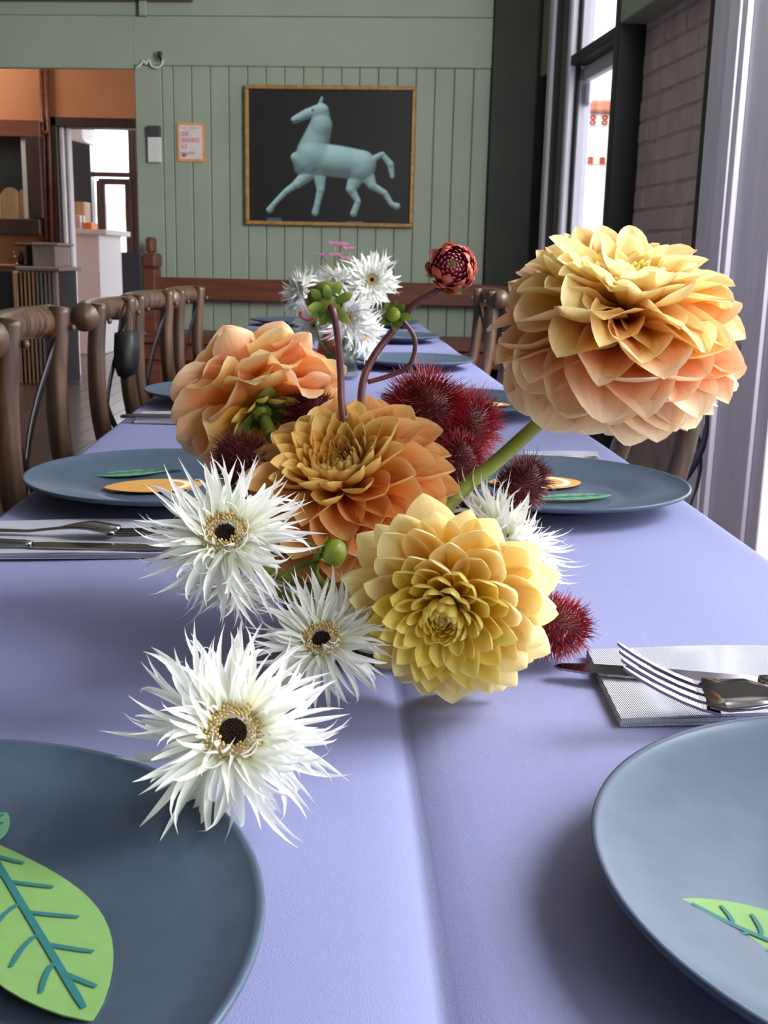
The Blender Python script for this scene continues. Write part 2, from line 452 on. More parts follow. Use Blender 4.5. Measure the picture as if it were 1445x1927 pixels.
# right wall: a line from the back corner towards the camera, turned six degrees
RA = R(6.0)
_c = BW @ Vector((X_RIGHT, 0, 0))
RW = Matrix.Translation((_c.x, _c.y, 0)) @ Matrix.Rotation(PI / 2 + RA, 4, 'Z')   # local -x towards the camera; local y into the room is +y... 
def on_right(px, py, off=0.0):
    """(distance from the corner towards the camera, z) on the right wall plane, off metres behind its face"""
    d = _rt * ((px - 722.5) / F_PX) + _up * (-(py - 963.5) / F_PX) + _fw
    nrm = RW.to_3x3() @ Vector((0, -1, 0))
    p0 = RW @ Vector((0, -off, 0))
    p = EYE + d * ((p0 - EYE).dot(nrm) / d.dot(nrm))
    q = RW.inverted() @ p
    return -q.x, q.z
def rbox(mb, s0, s1, o0, o1, z0, z1, bev=0.004):
    """box on the right wall: s along the wall from the corner to the camera, o outwards (behind the face)"""
    return mb.bevbox(-s1, -s0, -o1, -o0, z0, z1, bev, RW)
s_win1 = on_right(1157, 60)[0]       # where the dark reveal begins
s_brk0 = on_right(1190, 220)[0]
s_brk1 = on_right(1336, 220)[0]
s_jam1 = on_right(1426, 1000, -0.02)[0] - 0.03
z_tr = on_right(1157, 49)[1]
Z_HEAD = on_right(1156, 51)[1]
wall_right = struct('wall_right', rbox(MB(), -0.2, 0.28, 0, 0.18, 0, CEIL, 0.001), M['dark_green'])
s_brk0 = s_win1 + 0.061
mbk = MB(); rbox(mbk, s_brk0, s_brk1 + 0.02, 0.11, 0.2, 0, CEIL, 0.001)
struct('mortar_bed', mbk, M['mortar'], wall_right)
bh, bl = 0.086, 0.235
iz = 0
z = 0.60
while z < 2.55:
    x = s_brk0 - (0.12 if iz % 2 else 0.0)
    header = iz % 4 == 2
    while x < s_brk1:
        l = (0.115 if header else bl) 
        a, e = max(x, s_brk0 + 0.001), min(x + l - 0.008, s_brk1)
        if e - a > 0.03:
            jo = random.uniform(-0.004, 0.004)
            q = MB()
            rbox(q, a, e, 0.1065 + jo * 0.6, 0.115, z + random.uniform(0, .003), z + bh - 0.008 - random.uniform(0, .003), 0.004)
            struct('brick', q, M['brick'], wall_right)
        x += l
    z += bh; iz += 1
# green header above the brick bay, black post left of it, dark jamb right of it
struct('trim_8', rbox(MB(), s_brk0, s_brk1 + 0.05, 0.0, 0.2, Z_HEAD, CEIL), M['green'])
struct('trim_9', rbox(MB(), s_win1, s_win1 + 0.06, -0.002, 0.2, 0, CEIL), M['black_paint'])
struct('trim_10', rbox(MB(), s_brk1 + 0.002, s_brk1 + 0.05, -0.03, 0.2, 0, CEIL), M['dark_green'])
sj = [s_brk1 + 0.05] + [on_right(x, 440)[0] for x in (1352, 1366, 1388, 1399)] + [s_jam1 - 0.05, s_jam1 + 0.03]
offs = [-0.035, -0.045, -0.05, -0.045, -0.03, -0.02]
prev = None
for i, (a, e) in enumerate(zip(sj, sj[1:])):
    if e - a > 0.004:
        struct('trim_%d' % (11 + i), rbox(MB(), a + 0.003, e - 0.003, offs[i], 0.18, 0, CEIL, 0.003), M['lilac_paint'])

# narrow window: architrave, sash, transom, pane
win = thing('window_1', None, None)
win['kind'] = 'structure'
def wpart(name, s0, s1, o0, o1, z0, z1, m, bev=0.004):
    q = MB(); rbox(q, s0, s1, o0, o1, z0, z1, bev)
    return q.build(name, M[m], win)
sx = lambda x, o=0.0: on_right(x, 250, o)[0]
s_j = sx(1066)
struct('trim_30', rbox(MB(), 0.0, 0.279, -0.02, -0.001, on_right(1030, 142)[1], CEIL - 0.01), M['green'])
wpart('frame', 0.281, sx(1040), -0.03, 0.10, 0, CEIL, 'black_paint')
wpart('architrave', sx(1040) + .001, sx(1047), -0.045, 0.10, 0, CEIL, 'lilac_paint', 0.008)
wpart('frame', sx(1047) + .001, sx(1060), -0.03, 0.10, 0, CEIL, 'black_paint')
wpart('architrave', sx(1060) + .001, s_j, -0.006, 0.03, 0, CEIL, 'lilac_paint', 0.008)
wpart('stop', sx(1060) + .001, s_j + 0.02, 0.031, 0.045, 0, CEIL, 'black_paint')
wpart('jamb', sx(1060) + .001, s_j + 0.004, 0.046, 0.105, 0, CEIL, 'lilac_paint')
wpart('transom', s_j + 0.005, s_win1 - 0.001, 0.0, 0.105, z_tr - 0.045, z_tr, 'black_paint')
wpart('sash', s_j + 0.006, s_win1 - 0.001, 0.06, 0.10, z_tr - 0.11, z_tr - 0.05, 'lilac_paint')
wpart('corbel', s_j + 0.0045, s_j + 0.05, 0.07, 0.10, z_tr - 0.22, z_tr - 0.112, 'lilac_paint', 0.012)
wpart('sill', s_j + 0.005, s_win1 - 0.001, -0.03, 0.105, 0.64, 0.7, 'black_paint')
wpart('pane', s_j + 0.0045, s_win1 - 0.001, 0.08, 0.084, 0.701, z_tr - 0.112, 'glass', 0.0005)
wpart('pane', s_j + 0.0045, s_win1 - 0.001, 0.08, 0.084, z_tr + 0.001, CEIL, 'glass', 0.0005)
wpart('panel', s_j + 0.005, s_win1 - 0.001, 0.02, 0.105, 0, 0.64, 'black_paint')
# large shop window nearer the camera (mostly outside the frame)
win2 = thing('window_2', None, None); win2['kind'] = 'structure'
for nm, a, e, o0, o1, z0, z1, mm in (('sill', s_jam1 + 0.032, s_jam1 + 4.4, 0.02, 0.14, 0.0, 0.05, 'black_paint'),
        ('frame', s_jam1 + 0.032, s_jam1 + 4.4, 0.0, 0.14, 2.7, CEIL, 'black_paint'), ('pane', s_jam1 + 0.032, s_jam1 + 4.4, 0.08, 0.084, 0.05, 2.7, 'glass')):
    q = MB(); rbox(q, a, e, o0, o1, z0, z1, 0.0005); q.build(nm, M[mm], win2)

# the next room: terracotta wall with a doorway, and a bright room behind
OY = 9.0
def OP(px, py, Y=OY): return P(px, py, Y)
z_dh = OP(160, 222).z
x_d0, x_d1 = OP(92, 350).x, OP(262, 350).x
wo = MB().box(-6.5, x_d0, OY, OY + 0.14, 0, CEIL).box(x_d0, 0.4, OY, OY + 0.14, z_dh, CEIL).box(x_d1 + 0.25, 0.4, OY, OY + 0.14, 0, z_dh)
struct('wall_far', wo, M['orange_wall'])
door = thing('door_1', None, None); door['kind'] = 'structure'
MB().bevbox(x_d0, OP(113, 350).x, OY - 0.03, OY + 0.15, 0, z_dh, 0.006).build('jamb', M['brown_frame'], door)
MB().bevbox(x_d0, x_d1 + 0.25, OY - 0.03, OY + 0.15, OP(160, 240).z, z_dh, 0.006).build('head', M['brown_frame'], door)
MB().bevbox(OP(115, 350).x, OP(122, 350).x, OY + 0.0, OY + 0.13, 0, OP(160, 240).z, 0.004).build('lining', M['white_paint'], door)
MB().bevbox(OP(125, 350).x, OP(130, 350).x, OY + 0.04, OY + 0.13, 0, OP(160, 240).z, 0.004).build('lining', M['white_paint'], door)
struct('wall_rear_blocker', MB().box(-6.5, 2.2, -2.75, -2.61, 0, CEIL), M['green'])  # unseen, added to cut the ambient light from behind the camera
struct('wall_left', MB().box(-6.5, -6.4, -2.6, OY, 0, CEIL), M['green'])
# wall of the bright room: dark wall at the left, window with a glazed door
GY = 13.0
def G(px, py): return P(px, py, GY)
xw0, xw1 = G(170, 300).x, G(262, 300).x
struct('wall_front', MB().box(-6.5, xw0, GY, GY + 0.15, 0, CEIL).box(xw1 + 0.6, 1.0, GY, GY + 0.15, 0, CEIL), M['black_paint'])
w3 = thing('window_3', None, None); w3['kind'] = 'structure'
def g3(nm, x0, x1, y0, y1, m, dy=0.0, t=0.06):
    a, c = G(x0, y1), G(x1, y0)
    MB().bevbox(a.x, c.x, GY - dy, GY - dy + t, a.z, c.z, 0.004).build(nm, M[m], w3)
g3('mullion', 247, 253, 150, 490, 'brown_frame')
g3('transom', 168, 300, 326, 332, 'brown_frame', 0.01)
g3('pane', 170, 247, 150, 326, 'glass', -0.02, 0.004)
g3('pane', 253, 300, 150, 490, 'glass', -0.02, 0.004)
g3('stile', 186, 197, 340, 478, 'brown_frame', 0.02)
g3('stile', 239, 247, 340, 478, 'brown_frame', 0.02)
g3('rail', 186, 247, 337, 347, 'brown_frame', 0.025)
g3('pane', 197, 239, 347, 478, 'glass', -0.02, 0.004)
M['navy'] = mat('navy_door_paint', lin(30, 30, 46), 0.5)
a, c = G(184, 640), G(300, 476)
MB().bevbox(a.x, c.x, GY - 0.03, GY + 0.05, 0.0, c.z, 0.006).build('kick_panel', M['navy'], w3)

# outside: paving, a building across the street
M['pave'] = mat('street_paving', lin(206, 200, 196), 0.9, var=0.06, scale=2)
struct('ground', MB().box(-30, 60, 14.6, 40, -0.12, -0.07).box(2.2, 60, -10, 14.6, -0.12, -0.07), M['pave'])
M['render'] = mat('white_render', lin(250, 246, 238), 0.8, var=0.03)
M['tile_red'] = mat('red_patterned_band', lin(196, 92, 70), 0.7, var=0.2, scale=8)
M['cornice'] = mat('terracotta_cornice', lin(206, 134, 100), 0.7, var=0.1)
# ------------------------------------------------------------------ building over the road (seen through the narrow window)
BY = 14.0
bx0 = P(1100, 300, BY).x - 1.6
bld = thing('building', 'pale rendered building across the street with terracotta cornice, seen through narrow window', 'building', (bx0, BY, 0))
def bbox_(nm, z0, z1, dy, m):
    MB().bevbox(0, 5.2, -dy, 3.0, z0, z1, 0.02).build(nm, M[m], bld)
zA, zB = P(1125, 212, BY).z, P(1125, 192, BY).z
bbox_('facade', -0.07, zA, 0.0, 'render')
bbox_('cornice', zA, zB, 0.14, 'cornice')
bbox_('parapet', zB, zB + 0.5, 0.02, 'render')
for y0, y1 in ((236, 217), (309, 296)):
    z0, z1 = P(1125, y0, BY).z, P(1125, y1, BY).z
    band = MB().bevbox(0.0, 5.2, -0.03, -0.001, z0, z1, 0.005).build('frieze_band', M['render'], bld)
    hh = (z1 - z0) / 2
    sb = MB()
    for k in range(36):
        cx = 0.07 + k * 0.145
        for rr in (0, 1):
            sb.tube([(cx + 0.03 * math.cos(t * PI / 4), -0.034, z0 + hh * (rr + 0.5) + hh * 0.33 * math.sin(t * PI / 4)) for t in range(9)], 0.012, 4)
    sb.build('scroll_pattern', M['tile_red'], band)['kind'] = 'stuff'

# ------------------------------------------------------------------ tables and cloths
H = 0.235                                   # eye height above the cloth
TZ = 0.75                                   # top of the cloth
TA = R(3.01)                                # the row of tables runs a little to the left
TM = Matrix.Rotation(TA, 4, 'Z')            # table frame: x across, y along
XL, XR = -1.273 * H, 1.565 * H
def T(x, y, z=TZ): return TM @ Vector((x, y, z))
def table(name, label, y0, y1, xl, xr):
    t = thing(name, label, 'table', T((xl + xr) / 2, (y0 + y1) / 2, 0), TA)
    hx, hy = (xr - xl) / 2 - 0.02, (y1 - y0) / 2 - 0.02
    MB().bevbox(-hx, hx, -hy, hy, TZ - 0.040, TZ - 0.013, 0.004).build('tabletop', M['wood'], t)
    for sx in (-1, 1):
        for sy in (-1, 1):
            MB().bevbox(sx * (hx - 0.05) - 0.025, sx * (hx - 0.05) + 0.025, sy * (hy - 0.08) - 0.025, sy * (hy - 0.08) + 0.025, 0, TZ - 0.040, 0.004).build('leg', M['wood'], t)
def cloth(label, y0, y1, xl, xr, lift, crease):
    """cloth over a table: flat top, rounded edges and a hanging skirt with soft folds"""
    nx, ny = 60, max(24, int((y1 - y0) / 0.025))
    drop = 0.26
    prof = []                                # (across, height) from left hem over the top to right hem
    for k in range(7): prof.append((xl - 0.006, TZ - drop + (drop - 0.016) * k / 6))
    for k in range(1, 6): a = PI / 2 * k / 6; prof.append((xl - 0.006 + 0.012 * (1 - math.cos(a)), TZ - 0.016 + 0.016 * math.sin(a)))
    xsx = set(xl + 0.006 + (xr - xl - 0.012) * k / nx for k in range(nx + 1))
    if crease: xsx |= set(crease + d for d in (-.04, -.03, -.022, -.015, -.010, -.006, -.003, -.0015, 0, .0015, .003, .006, .010, .015, .022, .03, .04))
    for x in sorted(xsx): prof.append((x, TZ))
    for k in range(5, 0, -1): a = PI / 2 * k / 6; prof.append((xr + 0.006 - 0.012 * (1 - math.cos(a)), TZ - 0.016 + 0.016 * math.sin(a)))
    for k in range(6, -1, -1): prof.append((xr + 0.006, TZ - drop + (drop - 0.016) * k / 6))
    V, F = [], []
    mcol = len(prof)
    for j in range(ny + 1):
        y = y0 + (y1 - y0) * j / ny
        for x, z in prof:
            hang = max(0, (TZ - 0.016 - z) / drop)
            sgn = -1 if x < (xl + xr) / 2 else 1
            xx = x + sgn * hang * (0.015 + 0.012 * math.sin(y * 23 + x) + 0.006 * math.sin(y * 51))
            zz = z + lift
            if hang == 0:
                if crease:
                    d = abs(x - crease - 0.006 * math.sin(y * 2.4))
                    zz -= 0.0075 * math.exp(-d / 0.013) * max(0, min(1, (1.25 - y) * 2))
                zz += 0.0005 * math.sin(x * 31 + y * 7) + 0.0004 * math.sin(y * 17 - x * 11)
            V.append(T(xx, y, zz))
    for j in range(ny):
        for i in range(mcol - 1):
            a = j * mcol + i
            F.append((a, a + 1, a + 1 + mcol, a + mcol))
    o = obj('tablecloth', mesh('tablecloth', V, F, M['cloth']))
    return tag(o, label, 'tablecloth')
YJ, YE = 2.11, 4.30
table('table', 'near long table hidden under the lilac cloth with the dahlias', -0.6, YJ - 0.002, XL, XR)
table('table', 'far long table under the lilac cloth ending near the bench', YJ + 0.002, YE, XL + 0.01, XR - 0.022)
CREASE = T(0, 0).x + (Pz(737, 1340, TZ) - Vector((0, 0, 0))).dot(Vector((math.cos(TA), math.sin(TA), 0)))
cloth('near lilac tablecloth with a long crease, under the big flower arrangement', -0.6, YJ, XL, XR, 0, CREASE)
cloth('far lilac tablecloth under the glass vase of white gerberas', YJ, YE, XL + 0.01, XR - 0.022, -0.003, None)

# ------------------------------------------------------------------ plates
PR = 0.588 * H
def plate_mb():
    r = PR
    prof = [(0.0, 0.0035), (0.40 * r, 0.0035), (0.43 * r, 0.0), (0.47 * r, 0.0), (0.50 * r, 0.003), (0.75 * r, 0.0105), (0.94 * r, 0.0168), (0.990 * r, 0.0194),
            (1.0 * r, 0.0212), (0.998 * r, 0.0226), (0.988 * r, 0.0230), (0.975 * r, 0.0222), (0.955 * r, 0.0206), (0.85 * r, 0.0172), (0.70 * r, 0.0122), (0.60 * r, 0.0090), (0.545 * r, 0.0074),
            (0.515 * r, 0.0069), (0.49 * r, 0.0067), (0.465 * r, 0.0060), (0.44 * r, 0.0058), (0.42 * r, 0.0061), (0.39 * r, 0.0062), (0.34 * r, 0.0058), (0.30 * r, 0.0060), (0.0, 0.0060)]
    return MB().lathe([(max(a, 0.0005), z) for a, z in prof], 96)
plate_me = plate_mb().mesh('dinner_plate', M['plate'], True)
plates = {}
right_y = [(0.929, 1.545), (0.703, 4.614), (0.547, 7.398), (0.247, 10.611)]
left_y = [(-0.741, 1.341), (-0.922, 4.578), (-1.092, 7.646)]
spots = [('R%d' % i, Vector((x * H, y * H, TZ))) for i, (x, y) in enumerate(right_y)] + [('L%d' % i, Vector((x * H, y * H, TZ))) for i, (x, y) in enumerate(left_y)]
def tbl(q): 
    v = TM.inverted() @ q; return v.x, v.y
spots += [('R4', T(0.19, 3.27)), ('R5', T(0.185, 3.98)), ('L3', T(-0.155, 2.62)), ('L4', T(-0.150, 3.30)), ('L5', T(-0.145, 3.98))]
plabel = {'R0': 'nearest dinner plate on the right, holding one green paper leaf', 'L0': 'shadowed dinner plate nearest on the left, under the white flower',
          'R1': 'second dinner plate on the right, behind the fork and knife, holding orange and green cards', 'L1': 'second dinner plate on the left with orange and green cards, beside the first chair',
          'R2': 'third dinner plate on the right, behind the red spiky pods', 'L2': 'third dinner plate on the left, half hidden by the peach dahlia',
          'R3': 'fourth dinner plate on the right, behind the curling purple stem', 'L3': 'fourth dinner plate on the left, its edge above the peach dahlia',
          'R4': 'fifth dinner plate on the right, with orange card, beyond the stem', 'L4': 'fifth dinner plate on the left, a pale sliver over the peach dahlia',
          'R5': 'last dinner plate on the right at the far table end', 'L5': 'last dinner plate on the left at the far table end'}
for k, p in spots:
    o = obj('dinner_plate', plate_me, None, p + Vector((0, 0, 0.0012 if p.y < YJ else -0.0018)))
    tag(o, plabel[k], 'plate', 'dinner plates along the tables')
    plates[k] = o
def on_plate(k, px, py, dz=0.0075):
    return Pz(px, py, plates[k].location.z + dz)

# paper cut-outs on the plates
def leaf_outline(L, W, n=14, stalk=0.0):
    up = [(L * t, W / 2 * math.sin(PI * t ** 0.8) * (1 - 0.25 * t)) for t in [i / n for i in range(n + 1)]]
    dn = [(x, -y) for x, y in up[1:-1][::-1]]
    return up + dn
def strip(mb, pts, wd, z):
    """flat printed line"""
    pts = [Vector((x, y, 0)) for x, y in pts]
    k = len(mb.V)
    for i, p in enumerate(pts):
        t = (pts[min(i + 1, len(pts) - 1)] - pts[max(i - 1, 0)]).normalized()
        nn = Vector((-t.y, t.x, 0)) * wd * (0.5 if 0 < i < len(pts) - 1 else 0.35)
        mb.V += [p + nn + Vector((0, 0, z)), p - nn + Vector((0, 0, z))]
    for i in range(len(pts) - 1): mb.F.append((k + 2 * i, k + 2 * i + 1, k + 2 * i + 3, k + 2 * i + 2))
def paper_leaf(label, tip, stalk, W, m, flip=1, curve=0.0, zup=0.0, stem=False):
    """leaf-shaped card: from the stalk end to the tip, printed with a midrib and side veins"""
    tip, stalk = Vector(tip), Vector(stalk)
    d = tip - stalk
    L = Vector((d.x, d.y)).length
    t = thing('paper_leaf', label, 'paper leaf', stalk, math.atan2(d.y, d.x))
    mb = MB()
    ns = 18
    prof_ = lambda q: W / 2 * math.sin(PI * q ** 1.25) ** 0.8
    for k in range(ns + 1):
        q = k / ns
        hw = max(0.0003, prof_(min(max(q, 0.0), 1.0)) if 0 < q < 1 else 0.0003)
        for zz in (0, 0.0006):
            for sg in (-1, 0, 1): mb.V.append(Vector((L * q, sg * hw, zz)))
    for k in range(ns):
        a = k * 6; b_ = a + 6
        mb.F += [(a + 3, a + 4, b_ + 4, b_ + 3), (a + 4, a + 5, b_ + 5, b_ + 4), (a + 1, a, b_, b_ + 1), (a + 2, a + 1, b_ + 1, b_ + 2), (a, a + 3, b_ + 3, b_), (a + 5, a + 2, b_ + 2, b_ + 5)]
    vb = MB()
    wv = max(0.0018, W * 0.05)
    strip(vb, [(L * q / 20, 0.0) for q in range(0, 20)], wv * 1.15, 0.0010)
    for q in (0.10, 0.27, 0.45, 0.62, 0.76):
        for sg in (-1, 1):
            q2 = q + (0.05 if sg > 0 else 0.0)
            hw = prof_(min(0.96, q2 + 0.09)) * 0.66
            strip(vb, [(L * (q2 - 0.02 + 0.10 * u ** (1.6 if sg < 0 else 0.9)), sg * hw * u) for u in (0, 0.25, 0.5, 0.75, 1.0)], wv * 0.9, 0.00104)
    bend = lambda mbx: [Vector((v.x, v.y, v.z + curve * ((v.x / L - 0.5) ** 2 * 4) + zup)) for v in mbx.V]
    mb.V = bend(mb); vb.V = bend(vb)
    mb.build('blade', M[m], t)
    vb.build('veins', M['vein_ink'], t)
    if stem:
        s = MB().prism([(-0.012, -0.004), (0.004, -0.0022), (0.004, 0.0022), (-0.014, 0.006)], 0.001, 0.0016)
        s.V = bend(s)
        s.build('stalk', M['vein_ink'], t)
    return t
def paper_fruit(label, c, L, W, rot, zup=0.0, writing=False, simple=False):
    t = thing('paper_lemon', label, 'paper fruit', c, rot)
    n = 36
    out = []
    for i in range(n):
        a = 2 * PI * i / n
        r = 1 + 0.10 * max(0, math.cos(a)) ** 12 + 0.06 * max(0, -math.cos(a)) ** 12
        out.append((L / 2 * math.cos(a) * r, W / 2 * math.sin(a)))
    MB().prism(out, zup, zup + 0.0006).build('card', M['orange_paper'], t)
    if not simple:
        b = MB()
        pts = [(L * (-0.40 + 0.12 * math.cos(a * PI / 18)) + L * 0.11, W * 0.40 * math.sin(a * PI / 18)) for a in range(-9, 10)]
        strip(b, [(L * 0.5 * math.cos(a) * 0.72 , W * 0.5 * math.sin(a) * 0.78) for a in [R(118 + 6 * k) for k in range(21)]], L * 0.085, zup + 0.0008)
        b.build('cream_band', M['cream_paper'], t)  # the card's own cream band
    if writing:
        b = MB()
        for k in range(5):
            x = -0.012 + 0.006 * k
            strip(b, [(x, 0.004), (x + 0.002, -0.003), (x + 0.004, 0.003), (x + 0.005, -0.002)], 0.0006, zup + 0.0009)
        b.build('handwriting', M['ink'], t)
    return t
paper_leaf('bright green paper leaf with teal veins on the nearest left plate', on_plate('L0', 172, 1921, 0.0125), on_plate('L0', -34, 1596, 0.0075), 0.043, 'leaf_paper', curve=0.0, zup=0.0045)
paper_leaf('dark green paper leaf corner at the left edge, above the bright leaf', on_plate('L0', 14, 1532, 0.0115), on_plate('L0', -150, 1640, 0.0075), 0.026, 'leaf_dark', zup=0.004)
paper_leaf('green paper leaf pointing left on the nearest right plate', on_plate('R0', 1284, 1694, 0.0150), on_plate('R0', 1680, 1880), 0.036, 'leaf_paper', curve=0.004, zup=0.0035)
paper_fruit('orange paper lemon on the second left plate, with faint handwriting', on_plate('L1', 292, 917), 0.090, 0.062, R(200), 0.0016, True)
paper_leaf('green paper leaf with teal stalk on second left plate, behind the orange card', on_plate('L1', 172, 900), on_plate('L1', 322, 889), 0.028, 'leaf_dark', zup=0.0024, stem=True)
paper_fruit('orange paper lemon with cream band on the second right plate', on_plate('R1', 1008, 910), 0.092, 0.066, R(190), 0.0012)
paper_leaf('green paper leaf on second right plate, in front of the orange card', on_plate('R1', 1150, 936), on_plate('R1', 985, 944), 0.026, 'leaf_dark', zup=0.0022)
for k, px, py, lab in (('R2', 905, 761, 'orange paper lemon on the third right plate, behind the red pods'), ('R3', 780, 673, 'orange paper lemon on the fourth right plate, framed by the curling stem'),
                       ('R4', 752, 634, 'orange paper lemon on the fifth right plate')):
    paper_fruit(lab, on_plate(k, px, py), 0.088, 0.060, R(170), 0.001, simple=(k != 'R2'))

# ------------------------------------------------------------------ napkins and cutlery
def napkin(label, corners, hgt):
    """folded paper napkin: stacked plies over a four-cornered outline (world points on the table)"""
    c = sum((Vector(p) for p in corners), Vector()) / 4
    t = thing('napkin', label, 'napkin', (c.x, c.y, corners[0].z))
    mbx = MB()
    for k in range(4):
        z0 = 0.0012 + hgt * k / 4
        ins = 0.0006 * (k % 2)
        q = [Vector((p.x - c.x, p.y - c.y)) for p in corners]
        q = [(v * (1 - ins / v.length)) for v in q]
        out = []
        for a, b2 in zip(q, q[1:] + q[:1]):
            for i in range(6):
                v = a.lerp(b2, i / 6); out.append((v.x, v.y))
        pm = MB().prism(out, z0, z0 + hgt / 4 - 0.0003)
        for v in pm.V: v.z += 0.0010 * math.sin(v.x * 38 + 1) * k / 4 if v.z > 0.0015 else 0
        mbx = MB(); mbx.add(pm.V, pm.F)
        mbx.build('ply', M['napkin'], t)
    return t
zc = TZ
napkin('folded white paper napkin under the knife and fork on the right', [Pz(1102, 1238, zc), Pz(1166, 1372, zc), Pz(1560, 1362, zc), Pz(1470, 1232, zc)], 0.0055)
napkin('folded white paper napkin under the cutlery on the left', [Pz(-120, 992, zc), Pz(-120, 1056, zc), Pz(332, 1053, zc), Pz(318, 988, zc)], 0.005)
napkin('paper napkin by the third left plate, beside the peach dahlia', [Pz(268, 779, zc), Pz(252, 798, zc), Pz(430, 800, zc), Pz(430, 780, zc)], 0.004)
napkin('paper napkin behind the second right plate', [Pz(985, 856, zc), Pz(975, 866, zc), Pz(1128, 868, zc), Pz(1124, 857, zc)], 0.004)

def fork(label, head, tail, z0, tip_up=0.028, rollx=0.0, sc_=1.0):
    """fork lying along head->tail: tines curving up, neck, flattened handle"""
    head, tail = Vector(head), Vector(tail)
    d = tail - head; L = 0.195 * sc_
    t = thing('fork', label, 'fork', (head.x, head.y, z0), math.atan2(d.y, d.x))
    t.rotation_euler[0] = rollx
    # local x from tine tips to handle end
    def zprof(x):
        k = max(0, 1 - x / 0.062)
        return tip_up * k ** 1.6 + 0.0045 * math.sin(min(1, max(0, (x - 0.05) / 0.06)) * PI) + 0.0022
    for i in range(4):
        y = (i - 1.5) * 0.0068
        q = MB()
        xs_ = (0, 0.003, 0.010, 0.020, 0.032, 0.042, 0.052)
        ws_ = (0.0006, 0.0012, 0.0015, 0.0016, 0.0017, 0.0018, 0.0019)
        for x, ww in zip(xs_, ws_):
            zz = zprof(x)
            for dy, dz in ((-ww, 0.0009), (ww, 0.0009), (ww, -0.0009), (-ww, -0.0009)): q.V.append(Vector((x * sc_, (y + dy) * sc_, (zz + dz) * sc_)))
        for j in range(len(xs_) - 1):
            for k in range(4):
                a, b2 = j * 4 + k, j * 4 + (k + 1) % 4
                q.F.append((a, b2, b2 + 4, a + 4))
        q.F += [(3, 2, 1, 0), tuple(len(q.V) - 4 + k for k in range(4))]
        q.build('tine', M['steel'], t)
    V, F = [], []
    sec = [(0.046, 0.0117), (0.056, 0.0125), (0.068, 0.0118), (0.078, 0.0085), (0.086, 0.0048), (0.096, 0.0032), (0.120, 0.0034), (0.150, 0.0048), (0.175, 0.0066), (0.190, 0.0062), (0.195, 0.0030)]
    hb = MB()
    ny = 8
    for x, hw in sec:
        for j in range(ny + 1):
            y = -hw + 2 * hw * j / ny
            cup = 0.003 * (y / 0.0125) ** 2 if x < 0.09 else -0.001 * (y / max(hw, .001)) ** 2
            hb.V.append(Vector((x * sc_, y * sc_, (zprof(x) + cup + 0.0012) * sc_)))
        for j in range(ny, -1, -1):
            y = -hw + 2 * hw * j / ny
            cup = 0.003 * (y / 0.0125) ** 2 if x < 0.09 else 0.0006 * (y / max(hw, .001)) ** 2
            hb.V.append(Vector((x * sc_, y * sc_, (zprof(x) + cup - 0.0010) * sc_)))
    m_ = 2 * (ny + 1)
    for i in range(len(sec) - 1):
        for j in range(m_):
            a, b2 = i * m_ + j, i * m_ + (j + 1) % m_
            hb.F.append((a, a + m_, b2 + m_, b2))
    hb.F.append(tuple(range(m_))); hb.F.append(tuple((len(sec) - 1) * m_ + j for j in range(m_))[::-1])
    hb.build('handle', M['steel'], t, True)
    return t
def knife(label, tip, tail, z0, tilt=0.0, L=0.215):
    tip, tail = Vector(tip), Vector(tail)
    d = tail - tip
    t = thing('table_knife', label, 'knife', (tip.x, tip.y, z0), math.atan2(d.y, d.x))
    t.rotation_euler[0] = tilt
    bl = [(0, -0.001), (0.004, -0.0055), (0.02, -0.0088), (0.06, -0.0098), (0.10, -0.0095), (0.114, -0.0075), (0.117, -0.0040), (0.117, 0.0038), (0.112, 0.0068), (0.06, 0.0078), (0.02, 0.0062), (0.005, 0.0035)]
    serr = []
    for i, (a, b2) in enumerate(zip(bl, bl[1:] + bl[:1])):
        serr.append(a)
        if 1 <= i <= 3:
            nn = 8
            for k in range(1, nn):
                x = a[0] + (b2[0] - a[0]) * k / nn; y = a[1] + (b2[1] - a[1]) * k / nn
                serr.append((x, y + (0.0007 if k % 2 else 0)))
    MB().prism([(x, y) for x, y in serr][::1], 0.0004, 0.0018).build('blade', M['steel'], t)
    hp = [(0.114, 0.0, 0.0026), (0.120, 0.0, 0.0030), (0.135, 0, 0.0032), (0.165, 0, 0.0034), (0.200, 0, 0.0036), (0.213, 0, 0.0034), (0.216, 0, 0.003)]
    MB().tube(hp, [0.0042, 0.0050, 0.0056, 0.0066, 0.0072, 0.0060, 0.002], 12, flat=0.45, up=(0, 0, 1)).build('handle', M['steel'], t, True)
    return t
nz = TZ + 0.0072
knife('serrated steel table knife on the right napkin, under the fork', Pz(1042, 1256, nz), Pz(1500, 1292, nz), nz, 0.0)
fork('steel fork resting across the knife on the right napkin', Pz(1160, 1252, nz + 0.026), Pz(1560, 1356, nz), nz + 0.0055, 0.028, R(16))
knife('dark reflecting table knife on the left napkin, in front of the fork', Pz(330, 1032, nz), Pz(-140, 1022, nz), nz - 0.001)
fork('steel fork on the left napkin with its head hidden by white petals', Pz(325, 1010, nz), Pz(-140, 998, nz), nz - 0.0005, 0.004)
knife('small knife by the third left plate', Pz(512, 790, nz), Pz(250, 786, nz), nz - 0.0015)
fork('small fork beside the third left plate', Pz(498, 783, nz), Pz(255, 781, nz), nz - 0.0015, 0.010)
knife('knife tip showing behind the second right plate', Pz(1126, 860, nz), Pz(960, 861, nz), nz - 0.0015)

